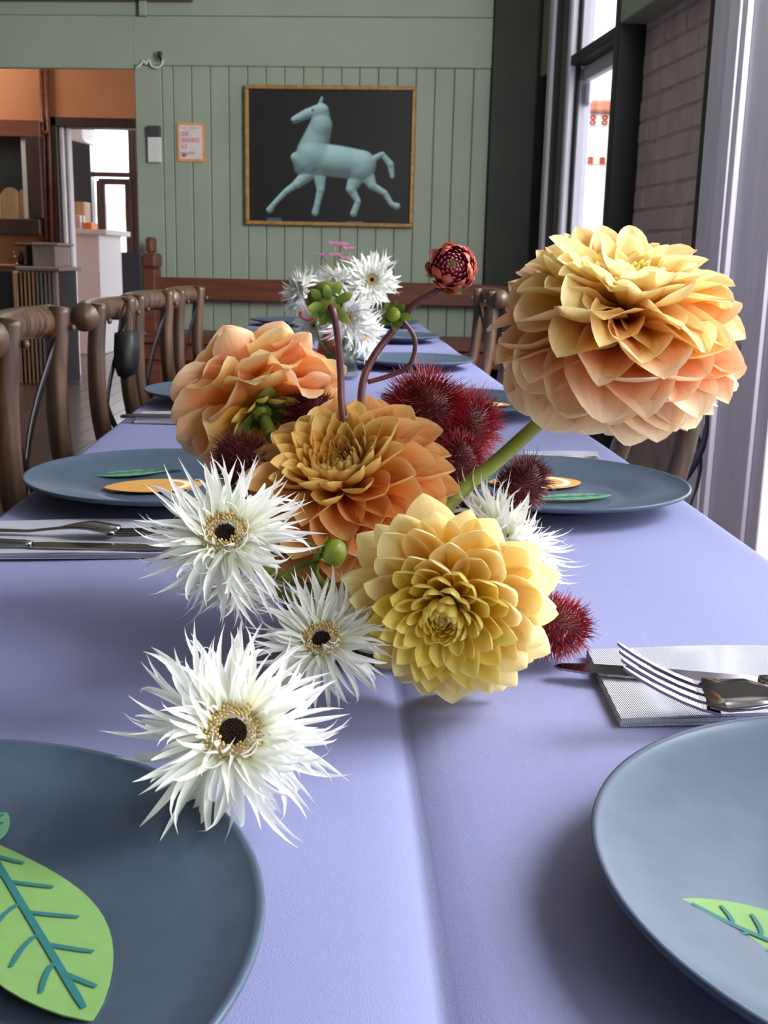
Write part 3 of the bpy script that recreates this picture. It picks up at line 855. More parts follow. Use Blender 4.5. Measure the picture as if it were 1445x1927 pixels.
# ------------------------------------------------------------------ chairs
def chair_obj(label, top_near, top_far, face, lean, group, rail_w=0.046, bow=0.045):
    """cross-back chair. top_near/top_far: tops of the two back posts (world); face = +1 faces +x, -1 faces -x"""
    a, c = Vector(top_near), Vector(top_far)
    mid = (a + c) / 2
    ht = (a.z + c.z) / 2
    wv = Vector((c.x - a.x, c.y - a.y))
    ang = math.atan2(wv.y, wv.x) - PI / 2          # local y runs from near post to far post; local x is towards the table if face=+1
    hw = wv.length / 2
    t = thing('cross_back_chair', label, 'chair', (mid.x, mid.y, 0), ang, group)
    f = face
    off = lambda z: f * lean * (1 - ((z - 0.0) / ht)) * 0.5 if False else f * (lean * (ht - z) - 0.22 * lean * max(0, (0.46 - z)) * 2)
    SW, SD = 0.42, 0.32                              # seat
    zs = 0.46
    # seat is wider than the visible post spread: keep it as wide as the back plus a little
    hs = max(hw + 0.02, 0.19)
    def post(sy):
        pts = [(off(zz) - f * 0.035 * math.sin(PI * min(1, max(0, (zz - 0.46) / (ht - 0.46)))), sy * (hw + 0.012 * (1 - zz / ht)), zz) for zz in (0.0, 0.2, 0.40, 0.5, 0.6, 0.7, 0.8, ht - 0.03, ht)]
        pts[0] = (off(0.46) - f * 0.06, sy * hw, 0.0); pts[1] = (off(0.46) - f * 0.03, sy * hw, 0.2); pts[2] = (off(0.46), sy * hw, 0.40)
        return MB().tube(curve_pts(pts, 26), [0.0145 + 0.0025 * math.sin(i / 26 * PI) for i in range(27)], 10, up=(1, 0, 0))
    post(-1).build('post', M['wood'], t, True); post(1).build('post', M['wood'], t, True)
    # top rail: a bent plank between and behind the posts
    pts = []
    for i in range(15):
        u = i / 7 - 1
        zc_ = ht - rail_w * 0.5 + 0.004 * (1 - u * u)
        pts.append((off(zc_) - f * (0.024 + 0.020 * (1 - u * u)), u * (hw + 0.030), zc_))
    MB().tube(pts, [rail_w * (0.50 + 0.06 * abs(i / 7 - 1) ** 3) for i in range(15)], 14, flat=1.0, up=(0, 0, 1)).build('top_rail', M['wood'], t, True)
    for sy in (-1, 1):
        MB().blob((off(ht - 0.03) + f * 0.0135, sy * hw, ht - 0.03), (0.005, 0.006, 0.006), 8, 4).build('peg', M['wood'], t, True)
    for sy in (-1, 1):
        pts = []
        for i in range(15):
            u = i / 14
            zz = ht - 0.05 - (ht - 0.05 - 0.49) * u
            pts.append((off(zz) - f * (0.012 + bow * math.sin(PI * u) * (1.0 if sy > 0 else 0.85)), sy * (hw - 0.006) * (1 - 2 * u), zz))
        MB().tube(pts, 0.013, 6, flat=0.16, up=(1, 0, 0)).build('cross_strap', M['strap'], t, True)
    out = []
    x0, x1 = off(0.46) , off(0.46) + f * SD
    for q in ((x0, -hs), (x1, -hs - 0.02), (x1, hs + 0.02), (x0, hs)): out.append(q)
    if f < 0: out = out[::-1]
    rounded = []
    for i in range(4):
        p0, p1, p2 = Vector(out[i - 1]), Vector(out[i]), Vector(out[(i + 1) % 4])
        for u in (0, 0.5, 1):
            e0 = p1.lerp(p0, 0.12); e1 = p1.lerp(p2, 0.12)
            v = e0.lerp(p1, u).lerp(p1.lerp(e1, u), u); rounded.append((v.x, v.y))
    MB().prism(rounded, 0.44, 0.468).build('seat', M['wood'], t)
    for sy in (-1, 1):
        MB().tube([(x1 - f * 0.05, sy * (hs - 0.02), 0.44), (x1 - f * 0.04, sy * hs, 0.0)], [0.018, 0.014], 8).build('leg', M['wood'], t, True)
        MB().tube([(x1 - f * 0.045, sy * (hs - 0.01), 0.22), (off(0.46) - f * 0.03, sy * hw, 0.20)], 0.010, 6).build('stretcher', M['wood'], t, True)
    return t
LG, RG = 'cross-back chairs along the left side', 'cross-back chairs along the right side'
chairs = []
chairs.append(chair_obj('nearest left cross-back chair of scratched brown wood, at the photo edge', P(18, 588, 1.34), P(113, 588, 1.66), 1, 0.13, LG))
chairs.append(chair_obj('second left cross-back chair with a black bag hanging on it', P(186, 570, 2.02), P(243, 562, 2.34), 1, 0.15, LG))
chairs.append(chair_obj('third left cross-back chair from the front', P(262, 555, 2.42), P(317, 548, 2.74), 1, 0.15, LG))
chairs.append(chair_obj('farthest left cross-back chair, before the wooden bench', P(340, 546, 2.84), P(376, 539, 3.15), 1, 0.14, LG))
chairs.append(chair_obj('nearest right chair, dark posts below the huge dahlia', P(1326, 606, 1.54), P(1216, 602, 1.86), -1, 0.28, RG, bow=0.115))
chairs.append(chair_obj('right chair hidden behind the huge dahlia, one post at its left edge', P(1030, 590, 2.50), P(958, 575, 2.82), -1, 0.22, RG))
chairs.append(chair_obj('farthest right cross-back chair, pale posts left of the huge dahlia', P(926, 548, 3.22), P(900, 542, 3.52), -1, 0.2, RG))

# black bag hanging from the second chair
c2 = chairs[1].location
bag = thing('shoulder_bag', 'small black bag hung behind the second left chair', 'bag', P(238, 690, 2.28))
bo = wm(bag).translation
def bagp(px, py, Y=2.28): return P(px, py, Y) - bo
bm_ = MB()
ol = [(220, 625), (256, 622), (258, 660), (257, 690), (250, 706), (238, 711), (226, 706), (221, 690), (219, 655)]
k0 = len(ol)
for dy, s_ in ((-0.035, 0.86), (-0.02, 1.0), (0.02, 1.0), (0.035, 0.86)):
    cc = bagp(238, 665)
    for x, y in ol:
        v = bagp(x, y); bm_.V.append(cc + (v - cc) * s_ + Vector((0, dy, 0)))
for i in range(3):
    for j in range(k0):
        a, b_ = i * k0 + j, i * k0 + (j + 1) % k0
        bm_.F.append((a, b_, b_ + k0, a + k0))
bm_.F.append(tuple(range(k0))[::-1]); bm_.F.append(tuple(3 * k0 + j for j in range(k0)))
M['bag'] = mat('black_leather', lin(28, 24, 26), 0.5, var=0.2, scale=50)
bm_.build('pouch', M['bag'], bag, True)
MB().tube(curve_pts([bagp(223, 628), bagp(228, 590), bagp(240, 566), bagp(250, 590), bagp(254, 626)], 16), 0.006, 6, flat=0.3).build('bag_strap', M['bag'], bag, True)

# ------------------------------------------------------------------ bench along the back wall
bench = thing('bench', 'long reddish-brown wooden bench with plank back below the horse picture', 'bench', BW @ Vector((on_wall(600, 500)[0], -0.25, 0)), -WA)
BWI = BW
def bench_box(nm, x0, x1, y0, y1, z0, z1, bev=0.006):
    mbx = MB().bevbox(x0, x1, y0, y1, z0, z1, bev, BW)
    return mbx.build(nm, M['bench_wood'], bench, world=True)
bx_l, bz_t = on_wall(291, 521, 0.08)
bx_r = X_RIGHT - 0.02
bz_b = on_wall(400, 565, 0.08)[1]
bench_box('back_plank', bx_l, bx_r, -0.10, -0.06, bz_b, bz_t)
zs_t = on_wall(400, 632, 0.5)[1]
bench_box('seat', bx_l, bx_r, -0.52, -0.07, zs_t - 0.045, zs_t)
bench_box('apron', bx_l, bx_r, -0.50, -0.47, zs_t - 0.13, zs_t - 0.046)
for xx in (bx_l + 0.1, (bx_l + bx_r) / 2, bx_r - 0.1):
    bench_box('leg', xx - 0.04, xx + 0.04, -0.49, -0.10, 0, zs_t - 0.131)
    bench_box('back_support', xx - 0.03, xx + 0.03, -0.059, -0.012, zs_t - 0.04, bz_t - 0.02)
px0, pz0 = on_wall(270, 476, 0.2); px1, _ = on_wall(293, 476, 0.2)
pzt = on_wall(280, 446, 0.2)[1]; pzb = on_wall(280, 505, 0.2)[1]
bench_box('end_post', px0, px1, -0.23, -0.10, 0, pzb)
bench_box('end_post_block', px0 - 0.004, px1 + 0.006, -0.235, -0.095, pzb + 0.001, pz0, 0.012)
bench_box('end_post_cap', px0 + 0.014, px1 - 0.014, -0.21, -0.12, pz0 + 0.001, pzt, 0.01)

# ------------------------------------------------------------------ on the back wall
def wall_thing(nm, label, cat, px, py, off=0.03):
    x, z = on_wall(px, py, off)
    p = BW @ Vector((x, -off, z))
    return thing(nm, label, cat, p, -WA)
# framed horse picture (a plain trotting horse stands in for the print)
fx0, fz1 = on_wall(463, 162, 0.04); fx1, fz0 = on_wall(779, 431, 0.04)
pic = wall_thing('framed_picture', 'large framed black picture of a pale teal horse on the green wall', 'picture', 621, 296, 0.012)
fw_, fh_ = (fx1 - fx0) / 2, (fz1 - fz0) / 2
fb = 0.020
for nm, a in (('frame_top', (-fw_, fw_, -0.04, 0, fh_ - fb, fh_)), ('frame_bottom', (-fw_, fw_, -0.04, 0, -fh_, -fh_ + fb)),
              ('frame_side', (-fw_, -fw_ + fb, -0.04, 0, -fh_ + fb, fh_ - fb)), ('frame_side', (fw_ - fb, fw_, -0.04, 0, -fh_ + fb, fh_ - fb))):
    MB().bevbox(*a, 0.004).build(nm, M['gold'], pic)
m, n, b = new_mat('printed_poster')
va = n.nodes.new('ShaderNodeVertexColor'); va.layer_name = 'print'
n.links.new(va.outputs[0], b.inputs['Base Color']); b.inputs['Roughness'].default_value = 0.45
M['print'] = m
def horse_print():
    NX, NZ = 230, 194
    iw, ih = fw_ - fb, fh_ - fb
    # capsules (x0, y0, r0, x1, y1, r1) in photo pixels, drawn as a height field and shaded like a lit bronze
    caps = [(588, 300, 33, 640, 306, 32), (640, 306, 32, 682, 312, 30), (572, 312, 22, 560, 300, 12), (590, 285, 30, 606, 236, 22), (606, 236, 22, 606, 208, 15),
            (606, 206, 13, 580, 214, 10), (580, 214, 10, 556, 226, 7.5), (604, 196, 5, 607, 183, 2.5), (597, 206, 5, 600, 200, 4),
            (584, 330, 14, 560, 352, 9), (560, 352, 8, 540, 366, 6), (540, 366, 6, 516, 392, 5), (516, 392, 5, 508, 404, 7),
            (604, 332, 13, 606, 362, 8), (606, 362, 7.5, 600, 390, 6), (600, 390, 6, 596, 408, 7),
            (676, 332, 18, 664, 360, 10), (664, 360, 9, 678, 384, 6), (678, 384, 6, 670, 408, 7),
            (690, 324, 17, 704, 352, 9), (704, 352, 8, 728, 366, 6), (728, 366, 6, 742, 388, 5), (742, 388, 5, 752, 392, 7),
            (706, 300, 7, 722, 290, 5), (722, 290, 5, 738, 310, 7), (738, 310, 7, 742, 334, 4)]
    V, F, col = [], [], []
    base, hi = lin(30, 26, 30), lin(226, 242, 244)
    for j in range(NZ + 1):
        for i in range(NX + 1):
            u, v = i / NX, j / NZ
            px = 469 + (776 - 469) * u; py = 426 - (426 - 168) * v
            hgt, nx_, nz_, best = 0, 0, 0, 0
            for x0, y0, r0, x1, y1, r1 in caps:
                dx, dy = x1 - x0, y1 - y0
                t = max(0, min(1, ((px - x0) * dx + (py - y0) * dy) / (dx * dx + dy * dy)))
                qx, qy = px - x0 - dx * t, py - y0 - dy * t
                r = r0 + (r1 - r0) * t
                dd = r * r - qx * qx - qy * qy
                if dd > 0:
                    h = math.sqrt(dd)
                    wgt = h * h
                    hgt += wgt; nx_ += wgt * qx / r; nz_ += wgt * -qy / r
                    best = max(best, h / r)
            V.append(((u * 2 - 1) * iw, -0.0225, (v * 2 - 1) * ih))
            if hgt > 0:
                nx_ /= hgt; nz_ /= hgt
                ny_ = math.sqrt(max(0, 1 - nx_ * nx_ - nz_ * nz_))
                li = max(0, 0.1 * -nx_ + 0.72 * nz_ + 0.5 * ny_)
                li = 0.10 + 0.95 * li ** 1.25 + random.uniform(-0.03, 0.03)
                e = min(1, best * 2.2)
                c = [(a + (hc * (0.10 + 0.90 * li) - a) * e) for a, hc in zip(base, (hi[0] * 0.75, hi[1] * 0.98, hi[2]))]
                # eye and mouth marks
                if (px - 590) ** 2 + (py - 207) ** 2 < 9 or (abs(py - 229 - (px - 556) * -0.2) < 1.2 and px < 566): c = [q * 0.25 for q in c]
            else: c = list(base[:3])
            col.append(c)
    for j in range(NZ):
        for i in range(NX):
            a = j * (NX + 1) + i
            F.append((a, a + 1, a + NX + 2, a + NX + 1))
    me = mesh('print', V, F, M['print'], False)
    ca = me.color_attributes.new('print', 'FLOAT_COLOR', 'POINT')
    ca.data.foreach_set('color', [q for c in col for q in (c[0], c[1], c[2], 1)])
    return me
obj('print', horse_print(), pic)
MB().box(-fw_ + fb, fw_ - fb, -0.022, -0.002, -fh_ + fb, fh_ - fb).build('backing', M['black_paint'], pic)
M['print_ink'] = mat('pale_caption_ink', lin(120, 140, 150), 0.6)
cap = MB()
for (x0, x1, y) in ((-0.33, -0.25, -0.318), (-0.33, -0.25, -0.327), (0.10, 0.18, -0.327)): cap.box(x0, x1, -0.0229, -0.0227, y, y + 0.0035)
cap.build('caption', M['print_ink'], pic)

# poster
pst = wall_thing('poster', 'small orange-edged poster with red lettering on the boarded wall', 'poster', 359.5, 268, 0.012)
x0, z1 = on_wall(333, 231, 0.012); x1, z0 = on_wall(386, 305, 0.012)
pw_, ph_ = (x1 - x0) / 2, (z1 - z0) / 2
M['poster_orange'] = mat('orange_poster_edge', lin(240, 160, 100), 0.6)
M['poster_white'] = mat('pale_pink_poster_paper', lin(232, 214, 218), 0.6)
M['poster_red'] = mat('red_poster_ink', lin(224, 78, 66), 0.6)
M['poster_grey'] = mat('grey_poster_ink', lin(176, 156, 158), 0.6)
MB().box(-pw_, pw_, -0.004, 0, -ph_, ph_).build('border', M['poster_orange'], pst)
MB().box(-pw_ + 0.012, pw_ - 0.012, -0.005, -0.0041, -ph_ + 0.014, ph_ - 0.012).build('sheet', M['poster_white'], pst)
def word(s, size, x, z, m, sx, parent, nm='lettering', y=-0.0056):
    o = obj(nm, text_mesh(s, size, m, nm, sx), parent, (x, y, z), (PI / 2, 0, 0))
    return o
tw = 2 * pw_ - 0.044
word('OUR', 0.031, -pw_ + 0.022, ph_ - 0.066, M['poster_red'], 0.60, pst)
word('FAVOURITE', 0.031, -pw_ + 0.022, ph_ - 0.098, M['poster_red'], 0.60, pst)
word('5-7', 0.031, -pw_ + 0.022, ph_ - 0.131, M['poster_red'], 0.75, pst)
lb = MB()
for xx0, xx1, zz in ((0.022, 0.05, 0.026), (0.075, 0.115, 0.026), (0.022, 0.095, 0.148), (0.022, 0.09, 0.154), (0.022, 0.06, 0.160)):
    lb.box(-pw_ + xx0, -pw_ + xx1, -0.0056, -0.0052, ph_ - zz - 0.002, ph_ - zz + 0.0015)
lb.build('small_print', M['poster_grey'], pst)
MB().box(-pw_ + 0.024, -pw_ + 0.047, -0.0056, -0.0052, -ph_ + 0.024, -ph_ + 0.04).build('logo_block', M['poster_red'], pst)

# small wall box left of the poster
wx = wall_thing('wall_box', 'small white wall box with dark grey top, left of the poster', 'wall box', 292, 272, 0.012)
x0, z1 = on_wall(279, 238, 0.02); x1, z0 = on_wall(305, 307, 0.02); zm = on_wall(290, 259, 0.02)[1]
hw_, hh_ = (x1 - x0) / 2, (z1 - z0) / 2
M['grey_plastic'] = mat('dark_grey_plastic', lin(78, 70, 78), 0.4)
MB().bevbox(-hw_, hw_, -0.03, 0, hh_ - (z1 - zm), hh_, 0.003).build('display', M['grey_plastic'], wx)
MB().bevbox(-hw_, hw_, -0.026, 0, -hh_, hh_ - (z1 - zm) - 0.001, 0.003).build('casing', M['white_paint'], wx)
# white cable curl with a dark plug on the header corner
cb = wall_thing('cable', 'loose white cable curl with dark plug above the doorway corner', 'cable', 290, 115, 0.02)
co = wm(cb)
def cbp(px, py, off=0.03):
    x, z = on_wall(px, py, off); return co.inverted() @ (BW @ Vector((x, -off, z)))
MB().tube(curve_pts([cbp(255, 128), cbp(264, 122), cbp(270, 114), cbp(274, 120), cbp(280, 112), cbp(285, 124), cbp(296, 127), cbp(304, 122), cbp(306, 112)], 40), 0.006, 6).build('lead', M['white_paint'], cb, True)
MB().tube([cbp(304, 114, 0.05), cbp(300, 108, 0.06), cbp(301, 98, 0.07)], [0.006, 0.010, 0.014], 8).build('plug', M['black_paint'], cb, True)

# ------------------------------------------------------------------ next room, left
conduit = thing('wall_pipe', 'thin copper-brown twin pipes running down the orange wall', 'pipe', OP(80, 300, OY - 0.03))
for px in (77, 87):
    a = OP(px, 100, OY - 0.04); c = OP(px + 10, 470, OY - 0.04)
    q = MB().tube([a, c], 0.018, 8); q.build('pipe', M['bench_wood'], conduit, True, world=True)
q = MB().tube(curve_pts([OP(79, 230, OY - 0.08), OP(81, 246, OY - 0.1), OP(86, 250, OY - 0.1), OP(90, 244, OY - 0.1), OP(90, 226, OY - 0.08)], 14), 0.010, 6)
q.build('loop', M['bench_wood'], conduit, True, world=True)
iw = thing('mirror_cabinet', 'dark wood framed glass cabinet on the orange wall holding wooden boards', 'cabinet', OP(30, 345, OY - 0.1))
def iwb(nm, x0, x1, y0, y1, m, d0, d1, bev=0.006):
    a, c = OP(x0, y1), OP(x1, y0)
    MB().bevbox(a.x, c.x, OY - d1, OY - d0, a.z, c.z, bev).build(nm, M[m], iw, world=True)
iwb('frame_top', -80, 83, 230, 258, 'bench_wood', 0.0, 0.12)
iwb('frame_side', 63, 83, 259, 412, 'brown_frame', 0.0, 0.12)
iwb('frame_bottom', -80, 83, 413, 440, 'brown_frame', 0.0, 0.12)
iwb('back', -80, 62, 259, 412, 'black_paint', 0.0, 0.012)
iwb('inner_rim', 53, 62.5, 259, 412, 'white_paint', 0.085, 0.09, 0.001)
iwb('pane', -80, 53, 262, 410, 'glass', 0.1, 0.104, 0.0005)
M['board_wood'] = mat('pale_board_wood', lin(176, 138, 100), 0.5, var=0.3, scale=5, stretch=(6, 1, 0.4))
for px0, px1, top in ((9, 40, 354), (42, 54, 358), (-24, 7, 358)):
    a, c = OP(px0, 412), OP(px1, top)
    r_ = (c.x - a.x) / 2
    out = [(-r_, 0), (r_, 0)] + [(r_ * math.cos(PI * k / 10), (c.z - a.z) - r_ + r_ * math.sin(PI * k / 10)) for k in range(11)]
    bd = thing('wooden_board', 'round-topped wooden board standing in the glass cabinet' if px0 == 9 else ('narrow wooden board at the cabinet side' if px0 > 9 else 'wooden board at the left edge inside the cabinet'), 'board', ((a.x + c.x) / 2, OY - 0.05, a.z + 0.002))
    MB().prism(out, -0.01, 0.01, Matrix.Rotation(PI / 2, 4, 'X')).build('board', M['board_wood'], bd)
# light patch of a shop window shown by the cabinet glass is left to the renderer
# counter with ribbed front below
ct = thing('counter', 'grey counter with ribbed timber front below the glass cabinet', 'counter', OP(80, 640, OY - 0.5) * 1.0)
ct.location.z = 0
def ctb(nm, x0, x1, y0, y1, m, Y0, dep, bev=0.006, zfloor=False):
    a, c = OP(x0, y1, Y0), OP(x1, y0, Y0)
    MB().bevbox(a.x, c.x, Y0, Y0 + dep, 0.0 if zfloor else a.z, c.z, bev).build(nm, M[m], ct, world=True)
M['grey_wood'] = mat('grey_washed_timber', lin(140, 124, 122), 0.6, var=0.2, scale=6, stretch=(5, 5, 0.4))
M['ribbed'] = mat('warm_ribbed_timber', lin(176, 132, 106), 0.55, var=0.25, scale=6, stretch=(5, 5, 0.4))
YC = 8.35
ctb('worktop', 30, 112, 503, 509, 'grey_wood', YC - 0.02, 0.6)
for k in range(10):
    ctb('slat', 32 + 7.6 * k, 32 + 7.6 * k + 7.58, 510, 700, 'ribbed' if k < 5 else 'grey_wood', YC, 0.03, 0.012, True)
ctb('carcass', -60, 108, 511, 700, 'black_paint', YC + 0.031, 0.5, 0.002, True)
ctb('upper_box', 62, 104, 462, 502, 'grey_wood', YC + 0.15, 0.4)
ctb('upper_top', 60, 108, 457, 461.5, 'grey_wood', YC + 0.12, 0.45)
ctb('back_shelf', 27, 62, 458, 462, 'brown_frame', YC + 0.2, 0.35)
ctb('shelf_post', 50, 61, 462.5, 502, 'black_paint', YC + 0.3, 0.2)
ctb('low_top', -60, 29, 498, 504, 'bench_wood', YC + 0.05, 0.5)
for px, h_, lab in ((30, 18, 'small clear glass on the orange-lit counter'), (40, 14, 'small dark bottle on the orange-lit counter')):
    a = OP(px, 498, YC + 0.25)
    jr = thing('drinking_glass' if px == 30 else 'small_bottle', lab, 'glass' if px == 30 else 'bottle', (a.x, a.y, a.z))
    MB().lathe([(0.001, 0), (0.02, 0), (0.024, 0.05), (0.012 if px == 40 else 0.026, 0.075), (0.010 if px == 40 else 0.026, 0.10)], 14).build('body', M['glass'] if px == 30 else M['black_ceramic'], jr, True)
# bright room: counter, hood, box, basket, crate
wc = thing('white_counter', 'white counter with overhanging top in the bright room beyond the doorway', 'counter', (P(160, 500, 11.0).x, 11.2, 0))
a, c = P(130, 560, 11.0), P(186, 441, 11.0)
MB().bevbox(a.x, c.x, 11.0, 11.9, 0, c.z, 0.006).build('body', M['white_paint'], wc, world=True)
a2, c2_ = P(130, 440.5, 10.97), P(202, 432, 10.97)
MB().bevbox(a2.x, c2_.x, 10.93, 11.95, a2.z, c2_.z, 0.006).build('countertop', M['white_paint'], wc, world=True)
ztop = c2_.z
def far_box(nm, lab, cat, x0, x1, y0, Y0, m, dep=0.25):
    a, c = P(x0, 432, Y0), P(x1, y0, Y0)
    t = thing(nm, lab, cat, ((a.x + c.x) / 2, Y0 + dep / 2, ztop + 0.001))
    MB().bevbox(-(c.x - a.x) / 2, (c.x - a.x) / 2, -dep / 2, dep / 2, 0, max(0.05, c.z - ztop), 0.006).build('body', M[m], t)
    return t
M['orange_crate'] = mat('orange_plastic', lin(240, 130, 50), 0.5)
cr = far_box('crate', 'orange crate on the white counter', 'crate', 150, 172, 419, 11.2, 'orange_crate')
ba = far_box('basket', 'pale striped basket on the white counter', 'basket', 135, 150, 405, 11.15, 'white_paint', 0.2)
for k in range(5):
    hx = 0.075
    MB().bevbox(-hx + 0.035 * k, -hx + 0.035 * k + 0.012, -0.108, -0.101, 0.01, 0.13, 0.002).build('stripe', M['board_wood'], ba)
cbx = far_box('cardboard_box', 'brown cardboard box stacked behind the striped basket', 'box', 134, 158, 380, 11.5, 'board_wood')
hd = thing('extractor_hood', 'white sloped hood at the top of the bright room', 'hood', P(140, 250, 11.8))
a, c = P(100, 262, 11.8), P(154, 240, 11.8)
mbh = MB().prism([(a.x, CEIL), (c.x, CEIL), (c.x, c.z - 0.1), (c.x + 0.03, a.z - 0.02), (a.x, a.z + 0.05)], 0, 0.5, Matrix.Translation((0, 12.3, 0)) @ Matrix.Rotation(PI / 2, 4, 'X'))
mbh.build('canopy', M['white_paint'], hd, world=True)
# greenery and a car-grey wall outside the glazed door
M['leafy'] = mat('yellow_green_leaves', lin(150, 160, 60), 0.7, var=0.3, scale=10)
sh = thing('potted_shrub', 'yellow-green shrub in white pot outside the glazed door', 'shrub', (P(212, 470, 17).x, 17, -0.07))
hb = MB()
for k in range(40):
    u = random.random()
    hb.blob((random.uniform(-.13, .13), random.uniform(-.1, .1), 0.5 + u * 0.75), (0.05, 0.05, 0.035), 6, 4)
lv = hb.build('foliage', M['leafy'], sh); lv['kind'] = 'stuff'
MB().tube([(0, 0, 0.3), (0.01, 0, 1.1)], 0.015, 6).build('stem', M['stem_green'], sh)
MB().lathe([(0.001, 0), (0.16, 0), (0.2, 0.42), (0.17, 0.42), (0.16, 0.36), (0.001, 0.36)], 20, close=False).build('pot', M['render'], sh, True)
st = thing('street_building', 'pale building with tiled roof beyond the glazed door', 'building', (P(210, 400, 26).x, 26, -0.07))
a, c = P(120, 540, 26), P(330, 402, 26)
MB().bevbox(a.x, c.x, 26, 30, -0.07, c.z, 0.02).build('facade', M['render'], st, world=True)
a, c = P(120, 402, 25.8), P(330, 384, 25.8)
M['pale_tile'] = mat('pale_roof_tile', lin(222, 184, 178), 0.8)
MB().bevbox(a.x, c.x, 25.7, 30.2, a.z, c.z, 0.03).build('roof_edge', M['pale_tile'], st, world=True)

# ------------------------------------------------------------------ flowers
def petal_mesh(name, m, L, W, cup=0.5, curl=0.4, tip=0.0, point=0.5, base=0.35, wmax=0.58, ruffle=0.0, twist=0.0, side=0.0, nu=6, nv=9, seed=0):
    """one petal growing along +y from the origin, inner face up (+z). cup: half-angle of the cross section at the widest place,
    curl: total bend upwards (+) or backwards (-) along its length, tip: extra bend over the last third, point: how pointed"""
    rnd = random.Random(seed)
    ph = rnd.random() * 6
    V, UV, F = [], [], []
    y = z = xs = 0.0
    th = 0.0
    tp = 0
    for j in range(nv + 1):
        t = 1 - (1 - j / nv) ** 1.6 if nu > 3 else j / nv
        if j:
            th = curl * (t + tp) / 2 + (tip * max(0, (t - 0.62) / 0.38) ** 1.3)
            y += L * (t - tp) * math.cos(th); z += L * (t - tp) * math.sin(th)
            xs += L * (t - tp) * math.sin(side * t)
        tp = t
        if t < wmax: wd = base + (1 - base) * math.sin(PI / 2 * t / wmax) ** 1.15
        else:
            k = (t - wmax) / (1 - wmax)
            wd = (1 - k ** 2.3) ** (0.5 + 0.45 * point) * (1 - point * 0.12 * k)
        hw = max(0.0006, W / 2 * wd)
        ca = max(0.02, cup * (0.55 + 0.6 * math.sin(PI * min(1, t * 0.9 + 0.12))))
        if t > 0.75: ca += cup * 0.5 * (t - 0.75) / 0.25
        tw = twist * t
        for i in range(nu + 1):
            u = i / nu * 2 - 1
            a = u * ca
            r = hw / ca
            x = r * math.sin(a); h = r * (1 - math.cos(a))
            h += ruffle * hw * math.sin(ph + t * 9 + u * 2) * abs(u) ** 2
            # mid crease
            h -= 0.04 * hw * math.exp(-(u / 0.16) ** 2)
            x, h = x * math.cos(tw) - h * math.sin(tw), x * math.sin(tw) + h * math.cos(tw)
            V.append((x + xs, y - h * math.sin(th), z + h * math.cos(th)))
            UV.append((i / nu, t))
    for j in range(nv):
        for i in range(nu):
            a = j * (nu + 1) + i
            F.append((a, a + 1, a + nu + 2, a + nu + 1))
    return mesh(name, V, F, m, True, UV)

def face_dir(axis, spin=0.0):
    """rotation that turns local +z to the axis"""
    q = Vector(axis).normalized().to_track_quat('Z', 'Y')
    return (q.to_matrix().to_4x4() @ Matrix.Rotation(spin, 4, 'Z')).to_euler()

def place_petal(me, parent, az, elev, base_r, base_h, s, roll=0.0, nm='petal'):
    o = bpy.data.objects.new(nm, me); C.objects.link(o); o.parent = parent
    Mx = Matrix.Rotation(az - PI / 2, 4, 'Z') @ Matrix.Translation((0, base_r, base_h)) @ Matrix.Rotation(elev, 4, 'X') @ Matrix.Rotation(roll, 4, 'Y')
    lo, ro, _ = Mx.decompose()
    o.location = lo; o.rotation_euler = ro.to_euler(); o.scale = (s, s, s) if not isinstance(s, tuple) else s
    return o

def interp(tab, t):
    for (a, va), (b_, vb) in zip(tab, tab[1:]):
        if t <= b_: return va + (vb - va) * (t - a) / (b_ - a)
    return tab[-1][1]

def flower_root(nm, label, cat, center, axis, spin=0.0, group=None):
    o = thing(nm, label, cat, center, 0, group)
    o.rotation_euler = face_dir(axis, spin)
    return o

def stem_to(root, pts, r0, r1, m, nm='stem', n=20):
    pts = curve_pts([Vector(p) for p in pts], n)
    mbx = MB().tube(pts, [r0 + (r1 - r0) * i / n for i in range(n + 1)], 10)
    return mbx.build(nm, m, root, True, world=True)

BOWL = P(700, 1150, 0.665); BOWL.z = TZ
def in_bowl(k):
    a = k * 2.4
    return Vector((BOWL.x + 0.014 * math.cos(a), BOWL.y + 0.014 * math.sin(a), TZ + 0.012))

